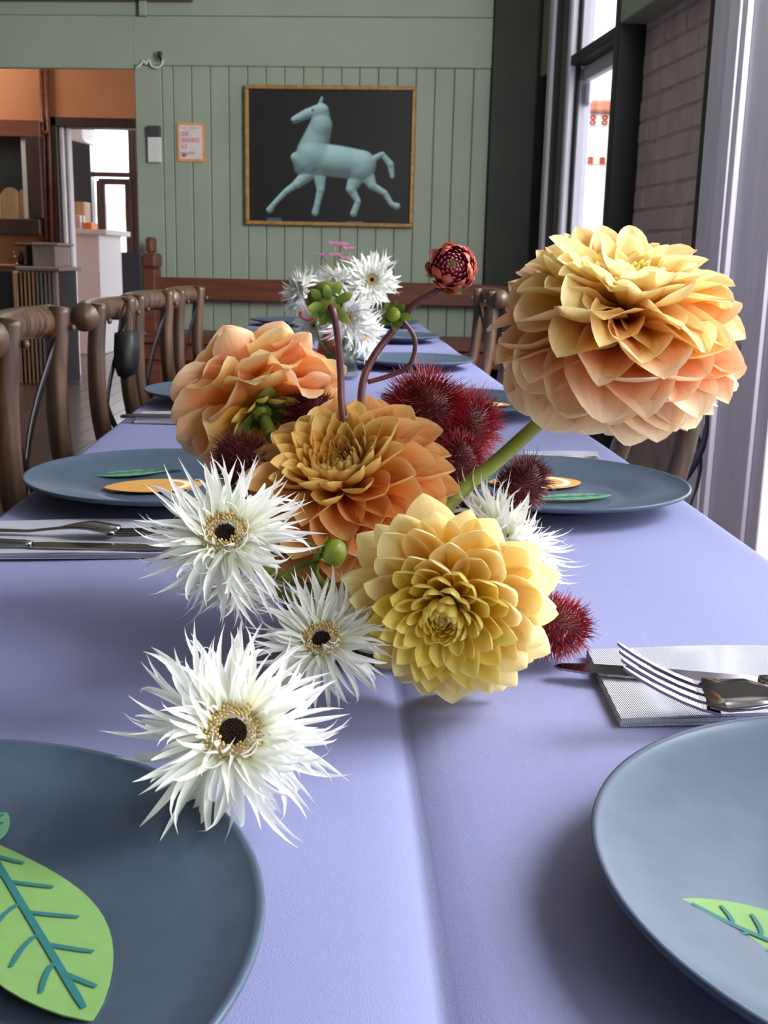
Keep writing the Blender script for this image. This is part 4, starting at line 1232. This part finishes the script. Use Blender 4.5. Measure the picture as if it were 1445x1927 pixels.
def dahlia(label, center, axis, Rr, layers, N, elev, length, baser, baseh, stem, spin=0.0, jitter=0.08, calyx=True, sep=1.0, stem_mat='stem_green', group=None, skip=None):
    """layers: list of (upto, [meshes]); elev/length/baser/baseh: tables over t = 0 (centre) .. 1 (outermost)"""
    root = flower_root('dahlia', label, 'flower', center, axis, spin, group)
    for i in range(N):
        t = i / (N - 1)
        az = i * 2.399963 + random.uniform(-jitter, jitter) * 1.5
        pool = next(p for lim, p in layers if t <= lim)
        me = pool[random.randrange(len(pool))]
        s = Rr * interp(length, t) * random.uniform(0.94, 1.07)
        e = R(interp(elev, t)) + random.uniform(-jitter, jitter) * 1.2
        if skip and skip(t, az): continue
        place_petal(me, root, az, e, Rr * interp(baser, t), Rr * interp(baseh, t), (s * random.uniform(0.92, 1.08), s, s), random.uniform(-0.22, 0.22))
    # receptacle and green calyx behind
    hb = interp(baseh, 1.0) * Rr
    MB().lathe([(0.001, hb - Rr * 0.16), (Rr * 0.10, hb - Rr * 0.13), (Rr * 0.15, hb - Rr * 0.02), (Rr * 0.13, hb + Rr * 0.08), (Rr * 0.06, interp(baseh, 0) * Rr), (0.001, interp(baseh, 0) * Rr + 0.001)], 16).build('receptacle', M['bud_green'], root, True)
    if calyx:
        for k in range(7):
            place_petal(sepal_me[k % len(sepal_me)], root, k * 2 * PI / 7 + 0.3, R(-38 + 14 * (k % 2)), Rr * 0.11, hb - Rr * 0.08, Rr * 0.42 * sep * random.uniform(0.85, 1.1), nm='sepal')
    if stem:
        nrm = Vector(axis).normalized()
        c0 = Vector(center) + nrm * (hb - Rr * 0.15)
        stem_to(root, [c0, c0 - nrm * 0.018] + stem, 0.0042, 0.005, M[stem_mat])
    return root

sepal_me = [petal_mesh('sepal', M['sepal'], 1.0, 0.55, 0.35, -0.5 + 0.5 * k, 0.5, 0.8, 0.5, 0.5, seed=k, nu=4, nv=6) for k in range(3)]
def pool(m, specs, **kw):
    out = []
    for i, sp in enumerate(specs):
        d = dict(kw); d.update(sp)
        out.append(petal_mesh('petal', M[m], 1.0, seed=i * 7 + 3, **d))
    return out
def scaled(me, f):
    return me

# --- big peach dahlia on its long stem, upper right
big_in = pool('yellow_inner', [dict(W=.52, cup=1.0, curl=.3, tip=.3), dict(W=.50, cup=.9, curl=.2, tip=.5)], point=.5)
big_top = pool('yellow', [dict(W=.56, cup=.8, curl=-.05, tip=.3), dict(W=.60, cup=.6, curl=-.2, tip=-.5, twist=.35), dict(W=.54, cup=.95, curl=.15, tip=-.2)], point=.6, ruffle=.12)
big_gold = pool('gold_peach', [dict(W=.62, cup=.7, curl=.0, tip=-.4), dict(W=.66, cup=.55, curl=-.2, tip=-.8, twist=.35), dict(W=.60, cup=1.0, curl=.15, tip=-.2), dict(W=.62, cup=.65, curl=.0, tip=.8, twist=-.35), dict(W=.56, cup=1.2, curl=.0, tip=-.4)], point=.5, ruffle=.14)
big_mid = pool('peach', [dict(W=.68, cup=.65, curl=-.1, tip=-.4), dict(W=.72, cup=.5, curl=-.3, tip=-.7, twist=.35), dict(W=.64, cup=.95, curl=.1, tip=-.2), dict(W=.70, cup=.6, curl=-.1, tip=.9, twist=-.35)], point=.4, ruffle=.14)
big_out = pool('pale_peach', [dict(W=.70, cup=.65, curl=-.4, tip=.5), dict(W=.74, cup=.5, curl=-.5, tip=-.2, twist=.3), dict(W=.68, cup=.7, curl=-.3, tip=.9), dict(W=.72, cup=.5, curl=-.5, tip=.6, twist=-.3)], point=.3, ruffle=.16)
cB = P(1178, 597, 0.66)
dahlia('huge peach and yellow dahlia on a long green stem, highest and largest bloom', cB + Vector((0, 0.012, -0.005)), (0.07, -0.34, 0.94), 0.074,
       [(0.07, big_in), (0.34, big_top), (0.56, big_gold), (0.76, big_mid), (1.0, big_out)], 205,
       [(0, 80), (0.1, 62), (0.25, 40), (0.45, 18), (0.65, -8), (0.82, -30), (1, -52)],
       [(0, 0.20), (0.1, 0.40), (0.25, 0.64), (0.45, 0.86), (0.65, 0.98), (0.85, 0.92), (1, 0.78)],
       [(0, 0.0), (0.3, 0.06), (0.6, 0.12), (1, 0.14)], [(0, 0.24), (0.3, 0.17), (0.6, 0.04), (1, -0.10)],
       [P(1075, 745, 0.675), P(1010, 800, 0.68), P(935, 868, 0.685), P(880, 912, 0.685), P(800, 1000, 0.675), in_bowl(1)], spin=0.4, jitter=.12)

# --- yellow dahlia facing the camera, in front
yl_in = pool('yellow_inner', [dict(W=.60, cup=1.3, curl=.7, tip=.5), dict(W=.56, cup=1.1, curl=.5, tip=.8)], point=.6)
yl_mid = pool('yellow_inner', [dict(W=.56, cup=1.1, curl=.15, tip=.5), dict(W=.58, cup=1.0, curl=.25, tip=.2), dict(W=.54, cup=1.25, curl=.05, tip=.7)], point=.5)
yl_out = pool('yellow', [dict(W=.56, cup=.95, curl=.25, tip=.5), dict(W=.60, cup=.85, curl=.15, tip=.6), dict(W=.56, cup=1.05, curl=.3, tip=0.3), dict(W=.54, cup=.9, curl=.05, tip=.8)], point=.4)
cY = P(848, 1119, 0.565)
axY = Vector((-0.20, -0.90, -0.24))
dahlia('pale yellow dahlia facing forward, low in front of the arrangement', cY, axY, 0.0560,
       [(0.36, yl_in), (0.64, yl_mid), (1.0, yl_out)], 165,
       [(0, 84), (0.2, 74), (0.36, 58), (0.55, 34), (0.8, 8), (1, -14)],
       [(0, 0.10), (0.15, 0.16), (0.36, 0.34), (0.55, 0.66), (0.8, 0.92), (1, 1.0)],
       [(0, 0.0), (0.2, 0.14), (0.4, 0.18), (0.6, 0.15), (1, 0.13)], [(0, 0.42), (0.3, 0.36), (0.6, 0.16), (1, 0.0)],
       [P(800, 1130, 0.66), in_bowl(2)], spin=1.0, jitter=.07)

# --- apricot dahlia in the middle, facing up
ap_in = pool('apricot_inner', [dict(W=.54, cup=1.25, curl=.6, tip=.3), dict(W=.50, cup=1.1, curl=.4, tip=.5)], point=.75)
ap_mid = pool('apricot_inner', [dict(W=.58, cup=1.1, curl=.3, tip=.2), dict(W=.60, cup=.95, curl=.35, tip=-.3), dict(W=.56, cup=1.25, curl=.2, tip=.5)], point=.6)
ap_out = pool('apricot', [dict(W=.66, cup=1.0, curl=.15, tip=-.5), dict(W=.68, cup=.9, curl=-.1, tip=.45), dict(W=.64, cup=1.15, curl=.25, tip=-.4), dict(W=.70, cup=.8, curl=-.35, tip=-.4), dict(W=.62, cup=1.3, curl=0, tip=.3)], point=.5)
cA = P(648, 892, 0.68)
dahlia('apricot orange dahlia at the centre, its tight middle facing up', cA + Vector((0, 0.0, -0.008)), (-0.20, -0.50, 0.84), 0.066,
       [(0.40, ap_in), (0.60, ap_mid), (1.0, ap_out)], 200,
       [(0, 84), (0.2, 78), (0.4, 58), (0.58, 30), (0.75, 6), (0.9, -16), (1, -40)],
       [(0, 0.12), (0.2, 0.18), (0.38, 0.32), (0.55, 0.62), (0.75, 0.92), (1, 1.0)],
       [(0, 0.0), (0.2, 0.17), (0.4, 0.22), (0.6, 0.16), (1, 0.12)], [(0, 0.24), (0.3, 0.22), (0.6, 0.08), (1, -0.06)],
       [P(690, 1000, 0.67), in_bowl(3)], spin=2.0, jitter=.07)

# --- salmon dahlia at the left, seen from behind
sa_in = pool('salmon', [dict(W=.6, cup=.6, curl=.3), dict(W=.56, cup=.8, curl=.1)], point=.5)
sa_out = pool('salmon', [dict(W=.76, cup=.55, curl=-.5, tip=.5), dict(W=.80, cup=.5, curl=-.7, tip=-.8, twist=.35), dict(W=.70, cup=.7, curl=-.3, tip=.9), dict(W=.78, cup=.5, curl=-.9, tip=.3, twist=-.4), dict(W=.72, cup=.7, curl=-.2, tip=-1.2)], point=.22, ruffle=.2)
cS = P(484, 758, 0.745)
sa_out += pool('gold_peach', [dict(W=.74, cup=.6, curl=-.5, tip=.6), dict(W=.7, cup=.6, curl=-.3, tip=-.9, twist=.3)], point=.25, ruffle=.2)
back = dahlia('peach dahlia at the left turned away, green calyx and back petals showing', cS, (-0.34, 0.62, 0.52), 0.057,
       [(0.3, sa_in), (1.0, sa_out)], 105,
       [(0, 80), (0.3, 50), (0.5, 26), (0.7, 8), (0.85, -6), (1, -20)],
       [(0, 0.3), (0.3, 0.7), (0.6, 0.95), (0.85, 1.0), (1, 0.82)],
       [(0, 0.0), (0.3, 0.06), (0.6, 0.1), (1, 0.13)], [(0, 0.3), (0.3, 0.22), (0.6, 0.05), (1, -0.10)],
       [P(520, 830, 0.72), P(600, 950, 0.70), in_bowl(4)], spin=0.2, jitter=.12, sep=1.1)

for k in range(12):
    place_petal(yl_mid[k % 3], back, k * PI / 6, R(-46 - 8 * (k % 2)), 0.008, -0.008, 0.024)

# --- spider gerberas
def spec_petals(n=10, seed=1):
    rnd = random.Random(seed)
    out = []
    for k in range(n):
        out.append(petal_mesh('petal', M['white_petal'], 1.0, rnd.uniform(0.085, 0.135), 0.9, rnd.uniform(-1.3, 0.9), rnd.uniform(-1.4, 1.3), 1.6, 0.55, 0.30,
                              side=rnd.uniform(-0.8, 0.8), twist=rnd.uniform(-0.8, 0.8), nu=3, nv=8, seed=k))
    return out
ger_pool = spec_petals(14)
ger_split = spec_petals(6, 9)
disc_cache = {}
def gerbera(label, center, axis, Rr, N=190, stem=None, spin=0.0, parts=True, disc=0.235, group=None, open_=0.0, seed=0):
    rnd = random.Random(seed + 40)
    root = flower_root('spider_gerbera', label, 'flower', center, axis, spin, group)
    stuff = MB() if not parts else None
    for i in range(N):
        t = i / (N - 1)
        az = i * 2.399963 + rnd.uniform(-.2, .2)
        if t < 0.2: e, l = rnd.uniform(52, 80), rnd.uniform(0.34, 0.52)
        elif t < 0.5: e, l = rnd.uniform(26, 54), rnd.uniform(0.58, 0.82)
        elif t < 0.8: e, l = rnd.uniform(4, 30), rnd.uniform(0.76, 0.98)
        else: e, l = rnd.uniform(-28, 8), rnd.uniform(0.80, 1.0)
        e -= open_
        br = Rr * (0.20 + 0.05 * t); bh = Rr * (0.06 - 0.12 * t)
        me = ger_pool[rnd.randrange(len(ger_pool))]
        s = Rr * l * 0.95
        sc3 = (s * (1.0 + 0.35 * (1 - l)), s, s)
        if parts: place_petal(me, root, az, R(e), br, bh, sc3, rnd.uniform(-.5, .5))
        else:
            Mx = Matrix.Rotation(az - PI / 2, 4, 'Z') @ Matrix.Translation((0, br, bh)) @ Matrix.Rotation(R(e), 4, 'X') @ Matrix.Diagonal((sc3[0] * 1.8, s, s, 1))
            stuff.add([Mx @ v.co for v in me.vertices], [tuple(p.vertices) for p in me.polygons])
    if not parts:
        o = stuff.build('ray_florets', M['white_plain'], root, True); o['kind'] = 'stuff'
    # dark dome of unopened florets
    MB().lathe([(0.001, -Rr * 0.02), (Rr * disc * 0.6, -Rr * 0.01), (Rr * disc * 1.35, -Rr * 0.02), (Rr * disc * 1.3, -Rr * 0.08), (0.001, -Rr * 0.1)], 20, close=False).build('receptacle', M['white_plain'], root, True)
    db = MB().lathe([(0.001, Rr * -0.02), (Rr * disc * 0.52, Rr * -0.01), (Rr * disc * 0.54, Rr * 0.05), (Rr * disc * 0.4, Rr * 0.08), (0.001, Rr * 0.06)], 16)
    for i in range(60):
        a, rr = i * 2.4, math.sqrt(i / 60) * Rr * disc * 0.5
        db.blob((rr * math.cos(a), rr * math.sin(a), Rr * 0.085), (Rr * 0.012, Rr * 0.012, Rr * 0.026), 5, 3)
    db.build('disc', M['disc'], root, True)
    fb_ = MB()
    for i in range(170):
        a = i * 2.399963; rr = Rr * disc * (0.56 + 0.68 * (i / 170))
        fb_.blob((rr * math.cos(a), rr * math.sin(a), Rr * (0.10 + 0.06 * rnd.random() - 0.03 * (i / 170))), (Rr * 0.016, Rr * 0.016, Rr * 0.030), 5, 4)
    f_ = fb_.build('pollen_florets', M['floret'], root, True); f_['kind'] = 'stuff'
    MB().lathe([(0.001, -Rr * 0.26), (Rr * 0.10, -Rr * 0.24), (Rr * 0.21, -Rr * 0.12), (Rr * 0.20, -Rr * 0.03), (0.001, -Rr * 0.03)], 16).build('calyx', M['stem_green'], root, True)
    if stem:
        nrm = Vector(axis).normalized()
        c0 = Vector(center) - nrm * Rr * 0.22
        stem_to(root, [c0, c0 - nrm * 0.02] + stem, 0.0028, 0.003, M['stem_green'])
    return root
M['white_plain'] = mat('white_ray_florets', lin(246, 246, 240), 0.6, var=0.06, scale=60)
cG = P(438, 1380, 0.412)
gerbera('white spider gerbera lying lowest in front, over the left plate edge', cG, (0.14, -0.66, 0.55), 0.0450, 200, [P(520, 1260, 0.55), in_bowl(5)], seed=1, spin=.3)
gerbera('white spider gerbera with dark centre, leftmost of the arrangement', P(425, 1008, 0.56), (-0.02, -0.64, 0.62), 0.0455, 200, [P(520, 1080, 0.63), in_bowl(6)], seed=2, spin=1.3, open_=4)
gerbera('shaded white spider gerbera low between the yellow dahlia and the front bloom', P(606, 1206, 0.548), (-0.10, -0.62, 0.55), 0.0385, 170, [P(660, 1160, 0.62), in_bowl(7)], seed=3, spin=2.3)
gerbera('white spider gerbera at the right behind the yellow dahlia, centre hidden', P(955, 1010, 0.685), (0.52, 0.10, 0.62), 0.049, 190, [P(860, 1060, 0.68), in_bowl(8)], seed=4, spin=0.7)
gerbera('grey-shaded white gerbera tucked under the leftmost gerbera', P(428, 1098, 0.60), (-0.25, -0.1, -0.6), 0.034, 120, [P(520, 1110, 0.64), in_bowl(9)], seed=5)

# --- spiky red pods
def pod(label, center, axis, r, ln, n_sp, stem=None, m='spine', spl=0.45, group='spiky red pods in the arrangement'):
    root = flower_root('spiky_pod', label, 'seed pod', center, axis, 0, group)
    prof = [(max(0.0004, r * math.sin(PI * k / 14) ** 0.8), -ln + 2 * ln * k / 14) for k in range(15)]
    MB().lathe(prof, 18).build('husk', M['pod'], root, True)
    sb = MB()
    for i in range(n_sp):
        zz = 1 - 2 * (i + 0.5) / n_sp; a = i * 2.399963
        rr = math.sqrt(1 - zz * zz)
        nn = Vector((rr * math.cos(a), rr * math.sin(a), zz))
        p = Vector((nn.x * r, nn.y * r, nn.z * ln)) * 0.96
        d = (Vector((nn.x, nn.y, nn.z * r / ln)).normalized() + Vector((random.gauss(0, .25), random.gauss(0, .25), random.gauss(0, .25) + 0.12))).normalized()
        l = r * spl * random.uniform(0.65, 1.25)
        b_ = Vector((random.gauss(0, .3), random.gauss(0, .3), random.gauss(0, .3))) * l * 0.5
        sb.tube([p, p + d * l * 0.5 + b_ * 0.25, p + d * l + b_], [0.00042, 0.00028, 0.00008], 3, caps=False)
    s_ = sb.build('spines', M[m], root); s_['kind'] = 'stuff'
    if stem:
        c0 = Vector(center) - Vector(axis).normalized() * ln
        stem_to(root, [c0] + stem, 0.0025, 0.003, M['stem_purple'])
    return root
pod('large crimson spiky pod behind the apricot dahlia, darkest on its left', P(800, 778, 0.76), (-0.25, -0.6, 0.55), 0.0215, 0.026, 1500, [P(770, 900, 0.72), in_bowl(10)], spl=.62)
pod('crimson spiky pod just right of the largest pod', P(866, 806, 0.775), (0.6, 0.0, 0.4), 0.0195, 0.024, 1300, [P(800, 930, 0.72), in_bowl(11)], spl=.6)
pod('crimson spiky pod below the pair, against the long stem', P(856, 880, 0.735), (0.1, -0.2, 1), 0.016, 0.022, 1000, [P(790, 980, 0.70), in_bowl(12)])
pod('maroon spiky pod resting on the cloth right of the yellow dahlia', P(1040, 1178, 0.625), (0.9, 0.1, -0.1), 0.0150, 0.0195, 1000, [P(900, 1150, 0.67), in_bowl(13)], spl=.5)
pod('dark spiky pod peeping behind the white gerbera by the long stem', P(982, 912, 0.72), (0.5, 0.2, 0.6), 0.013, 0.017, 800, [P(850, 1010, 0.69), in_bowl(14)], m='dark_spine', spl=.6)
pod('dark maroon spiky pod between the peach and apricot dahlias', P(588, 790, 0.735), (-0.3, 0.1, 0.8), 0.014, 0.018, 900, [P(660, 930, 0.69), in_bowl(15)], m='dark_spine', spl=.6)
pod('dark maroon spiky pod under the peach dahlia, above white petals', P(462, 872, 0.70), (-0.5, -0.1, 0.4), 0.014, 0.017, 900, [P(600, 1000, 0.68), in_bowl(16)], m='dark_spine', spl=.6)

# --- buds on purple stems
def bud_tall():
    c = P(850, 504, 0.72)
    ax = Vector((0.05, -0.95, 0.28))
    root = flower_root('dahlia_bud', 'half-open crimson dahlia bud on a curving purple stem, with a small star-shaped side bud', 'flower bud', c, ax)
    r = 0.0142
    MB().blob((0, 0, -r * 0.2), (r * 0.86, r * 0.86, r * 0.86), 18, 12).build('core', M['crimson_core'], root, True)
    for i in range(30):                         # outer blush petals wrapping the ball
        az = i * 2.399963
        lat = -50 + 62 * (i % 15) / 15
        ob = place_petal(bud_out[i % 3], root, az, R(lat + 66), r * 0.80 * math.cos(R(lat)), r * 0.80 * math.sin(R(lat)) - r * 0.2, r * 1.08)
    for i in range(74):
        t = i / 73
        az = i * 2.399963
        lat = 68 - 62 * t
        ob = place_petal(bud_in[i % 3], root, az, R(lat + 38), r * 0.84 * math.cos(R(lat)), r * 0.84 * math.sin(R(lat)) - r * 0.2, r * (0.30 + 0.22 * t))
    MB().blob((0, 0, r * 0.62), (r * 0.30, r * 0.30, r * 0.10), 12, 6).build('green_centre', M['bud_eye'], root, True)
    for k in range(6):
        place_petal(sepal_me[k % 3], root, k * PI / 3, R(-20), r * 0.5, -r * 1.0, r * 0.62, nm='sepal')
    stem_to(root, [c + ax * -r * 0.9, P(826, 545, 0.722), P(780, 572, 0.722), P(740, 622, 0.72), P(705, 668, 0.715), P(684, 715, 0.71), P(680, 775, 0.70), P(690, 900, 0.69), in_bowl(17)], 0.0021, 0.0028, M['stem_purple'], n=40)
    return root
M['bud_olive'] = mat('olive_bud', lin(104, 108, 30), 0.3, var=0.2, scale=40)
M['crimson_core'] = mat('crimson_bud_core', lin(120, 30, 50), 0.5)
M['bud_eye'] = mat('olive_bud_eye', lin(116, 92, 32), 0.5)
bud_out = pool('blush', [dict(W=.62, cup=.9, curl=.9, tip=.3), dict(W=.58, cup=.8, curl=1.0, tip=.1), dict(W=.6, cup=.85, curl=.8, tip=.4)], point=.5, nu=4, nv=7)
bud_in = pool('crimson', [dict(W=.75, cup=1.1, curl=.7, tip=.4), dict(W=.7, cup=1.0, curl=.5, tip=.5), dict(W=.75, cup=1.2, curl=.6, tip=.2)], point=.9, nu=4, nv=5)
tall = bud_tall()
def green_bud(label, c, ax, r, stem, leaves=9, m='bud_green', smat='stem_purple', r0=.0020, r1=.0027, lf=1.0, n=36, attach=None):
    if attach:                                  # a side bud: part of the plant it branches from
        root = MB().blob((0, 0, 0), (r, r, r * 0.78), 18, 12).build('side_bud', M[m], attach, True)
        lo, ro, _ = (wm(attach).inverted() @ (Matrix.Translation(c) @ face_dir(ax).to_matrix().to_4x4())).decompose()
        root.location = lo; root.rotation_euler = ro.to_euler()
    else:
        root = flower_root('dahlia_bud', label, 'flower bud', c, ax)
        MB().blob((0, 0, 0), (r, r, r * 0.78), 18, 12).build('bud', M[m], root, True)
    for k in range(7):                          # bracts hugging the back of the ball
        place_petal(bract_me, root, k * 2 * PI / 7 + 0.2, R(48), r * 0.62, -r * 0.74, r * 1.05, nm='bract')
    for k in range(leaves):
        place_petal(sepal_me[k % 3], root, k * 2 * PI / leaves, R(-12 + 30 * (k % 2)), r * 0.30, -r * 0.72, r * 1.0 * lf * random.uniform(.85, 1.15), nm='sepal')
    stem_to(attach or root, [Vector(c) - Vector(ax).normalized() * r * 0.7] + stem, r0, r1, M[smat], 'side_stem' if attach else 'stem', n=n)
    return root
bract_me = petal_mesh('bract', M['sepal'], 1.0, 0.8, 0.9, 0.9, 0.3, 0.5, 0.6, 0.5, nu=4, nv=6)
green_bud('closed green bud turned away on a straight purple stem, left of the others', P(614, 566, 0.70), (-0.30, 0.80, 0.30), 0.0125, [P(628, 590, 0.69), P(636, 640, 0.692), P(641, 705, 0.695), P(645, 775, 0.69), P(670, 900, 0.685), in_bowl(18)], 10, lf=0.95, m='bud_olive')
green_bud('tiny star-shaped green bud on a looping purple stem', P(740, 592, 0.705), (-0.35, -0.75, 0.25), 0.0048, [P(757, 603, 0.712), P(776, 628, 0.715), P(781, 655, 0.715), P(768, 690, 0.715), P(730, 708, 0.713), P(692, 719, 0.711)], 8, lf=2.1, r0=.0014, r1=.0016, attach=tall)
low = green_bud('shiny lime green bud with leaves, low between the gerberas and the apricot dahlia', P(630, 1040, 0.585), (0.75, -0.45, -0.1), 0.0078, [P(600, 1045, 0.60), P(600, 1090, 0.63), in_bowl(19)], 7, smat='stem_green', lf=1.0)
# its loose leaves
leaf_me = petal_mesh('leaf', M['sepal'], 1.0, 0.5, 0.4, -0.5, 0, 0.9, 0.3, 0.45, nu=6, nv=9)
M['dark_leaf'] = petal_mat('dark_leaf', [(0, lin(60, 56, 30)), (1, lin(54, 64, 34))], 0.2, 0.1)
dark_me = petal_mesh('leaf', M['dark_leaf'], 1.0, 0.45, 0.4, -0.3, 0, 0.9, 0.3, 0.45)
for px, py, Y, d, sc_, me in ((602, 1034, 0.600, (-0.7, -0.2, 0.4), 0.024, leaf_me), (603, 1058, 0.604, (-0.8, -0.2, -0.1), 0.024, leaf_me), (648, 1080, 0.600, (0.25, -0.2, -0.9), 0.032, dark_me)):
    o = obj('leaf', me, low)
    lo, ro, _ = (wm(low).inverted() @ (Matrix.Translation(P(px, py, Y)) @ Vector(d).to_track_quat('Y', 'Z').to_matrix().to_4x4())).decompose()
    o.location = lo; o.rotation_euler = ro.to_euler(); o.scale = (sc_, sc_, sc_)

# low black bowl with a flower pin holder
bowl = thing('bowl', 'low black bowl under the flower arrangement, mostly hidden', 'bowl', BOWL + Vector((0, 0, 0.0015)))
MB().lathe([(0.001, 0), (0.048, 0), (0.054, 0.006), (0.058, 0.030), (0.0555, 0.031), (0.051, 0.009), (0.046, 0.006), (0.001, 0.006)], 48, close=False).build('dish', M['black_ceramic'], bowl, True)
pinb = MB().lathe([(0.001, 0.0062), (0.030, 0.0062), (0.030, 0.0105), (0.001, 0.0105)], 24)
for i in range(60):
    a, rr = i * 2.4, 0.028 * math.sqrt(i / 60)
    pinb.tube([(rr * math.cos(a), rr * math.sin(a), 0.010), (rr * math.cos(a), rr * math.sin(a), 0.017)], [0.0006, 0.0002], 4)
pinb.build('pin_holder', M['steel'], bowl)

# ------------------------------------------------------------------ vase of gerberas further down the table
vb = Pz(641, 710, TZ)
VY = vb.y
vase = thing('glass_vase', 'clear glass vase with white gerberas on the far tablecloth', 'vase', vb + Vector((0, 0, 0.0015)))
M['vase_glass'] = glass_mat('vase_glass', (0.80, 0.84, 0.78, 1))
hv = P(641, 640, VY).z - TZ
MB().lathe([(0.001, 0), (0.034, 0), (0.036, 0.006), (0.034, hv * 0.5), (0.036, hv), (0.033, hv), (0.031, hv * 0.5), (0.032, 0.012), (0.001, 0.010)], 32, close=False).build('body', M['vase_glass'], vase, True)
M['water'] = glass_mat('vase_water', (0.74, 0.78, 0.66, 1))
MB().lathe([(0.001, 0.0105), (0.0305, 0.0125), (0.0300, hv * 0.7), (0.001, hv * 0.7)], 24, close=False).build('water', M['water'], vase, True)
def in_vase(k): return Vector((vb.x + 0.016 * math.cos(k * 2.1), vb.y + 0.016 * math.sin(k * 2.1), TZ + 0.03))
bg = [('white gerbera at the upper right of the far vase, facing forward', 699, 527, 0.057, (0.12, -0.9, 0.15), 0.0),
      ('white gerbera at the left of the far vase, turned sideways', 563, 548, 0.050, (-0.75, -0.35, 0.25), 0.0),
      ('cream gerbera with black eye in the middle of the far vase', 656, 598, 0.058, (-0.05, -0.95, 0.05), -0.05),
      ('white gerbera below right in the far vase, facing sideways', 684, 628, 0.052, (0.55, -0.7, -0.1), 0.0),
      ('white gerbera low at the left in the far vase, behind the orange bottle', 592, 612, 0.046, (-0.35, -0.85, -0.1), 0.06),
      ('cream gerbera at the back top of the far vase', 634, 528, 0.050, (-0.1, 0.2, 0.9), 0.05)]
for i, (lab, px, py, r_, ax, dy) in enumerate(bg):
    c = P(px, py, VY + dy)
    gerbera(lab, c, ax, r_, 165, [P((px + 641) / 2, 640, VY + dy * .5), in_vase(i)], seed=20 + i, parts=False, disc=0.15, group='gerberas in the far vase')
for i, (px, py, lab, k_) in enumerate(((628, 478, 'tall pink flower sprig behind the far gerberas, left', 5), (662, 488, 'small pink flower sprig behind the far gerberas, right', 2))):
    c = P(px, py, VY + 0.06)
    root = thing('pink_flower', lab, 'flower', c)
    for k in range(k_):
        cc = Vector((random.uniform(-.026, .026), random.uniform(-.01, .01), random.uniform(-.022, .022)))
        for q in range(5):
            o = place_petal(pink_me, root, q * 2 * PI / 5, R(25), 0.001, 0, 0.017) if 'pink_me' in globals() else None
            if o is None:
                pink_me = petal_mesh('petal', M['pink'], 1.0, 0.8, 0.4, 0.2, 0, 0.2, 0.4, 0.6, nu=3, nv=5)
                o = place_petal(pink_me, root, q * 2 * PI / 5, R(25), 0.001, 0, 0.017)
            o.location += cc
        MB().tube([cc, (0, 0, -0.03)], 0.001, 5).build('stalk', M['stem_green'], root, True)
    stem_to(root, [c + Vector((0, 0, -0.03)), P(636, 560, VY + 0.05), in_vase(7 + i)], 0.0016, 0.002, M['stem_green'])
# orange glass bottle in front of it
ob = Pz(617, 706, TZ); 
bot = thing('glass_bottle', 'orange-red glass bottle with long neck beside the far vase', 'bottle', ob + Vector((0, 0, 0.0015)))
M['orange_glass'] = mat('orange_red_glass', lin(238, 74, 24), 0.15, var=0.1, coat=0.5)
hb_ = P(603, 600, ob.y).z - TZ
MB().lathe([(0.001, 0), (0.024, 0), (0.027, 0.01), (0.026, hb_ * 0.35), (0.018, hb_ * 0.58), (0.008, hb_ * 0.74), (0.0075, hb_ * 0.97), (0.010, hb_), (0.008, hb_), (0.006, hb_ * 0.96), (0.001, hb_ * 0.9)], 28).build('body', M['orange_glass'], bot, True)
rc = P(578, 592, ob.y - 0.02)
rib = thing('ribbon_loop', 'orange ribbon loop among the far gerberas, left of the bottle', 'ribbon', rc)
MB().tube([(0.015 * math.cos(k * PI / 8), 0.004 * math.sin(k * PI / 4), 0.011 * math.sin(k * PI / 8)) for k in range(17)], 0.0035, 6, flat=0.4).build('loop', M['orange_glass'], rib, True)
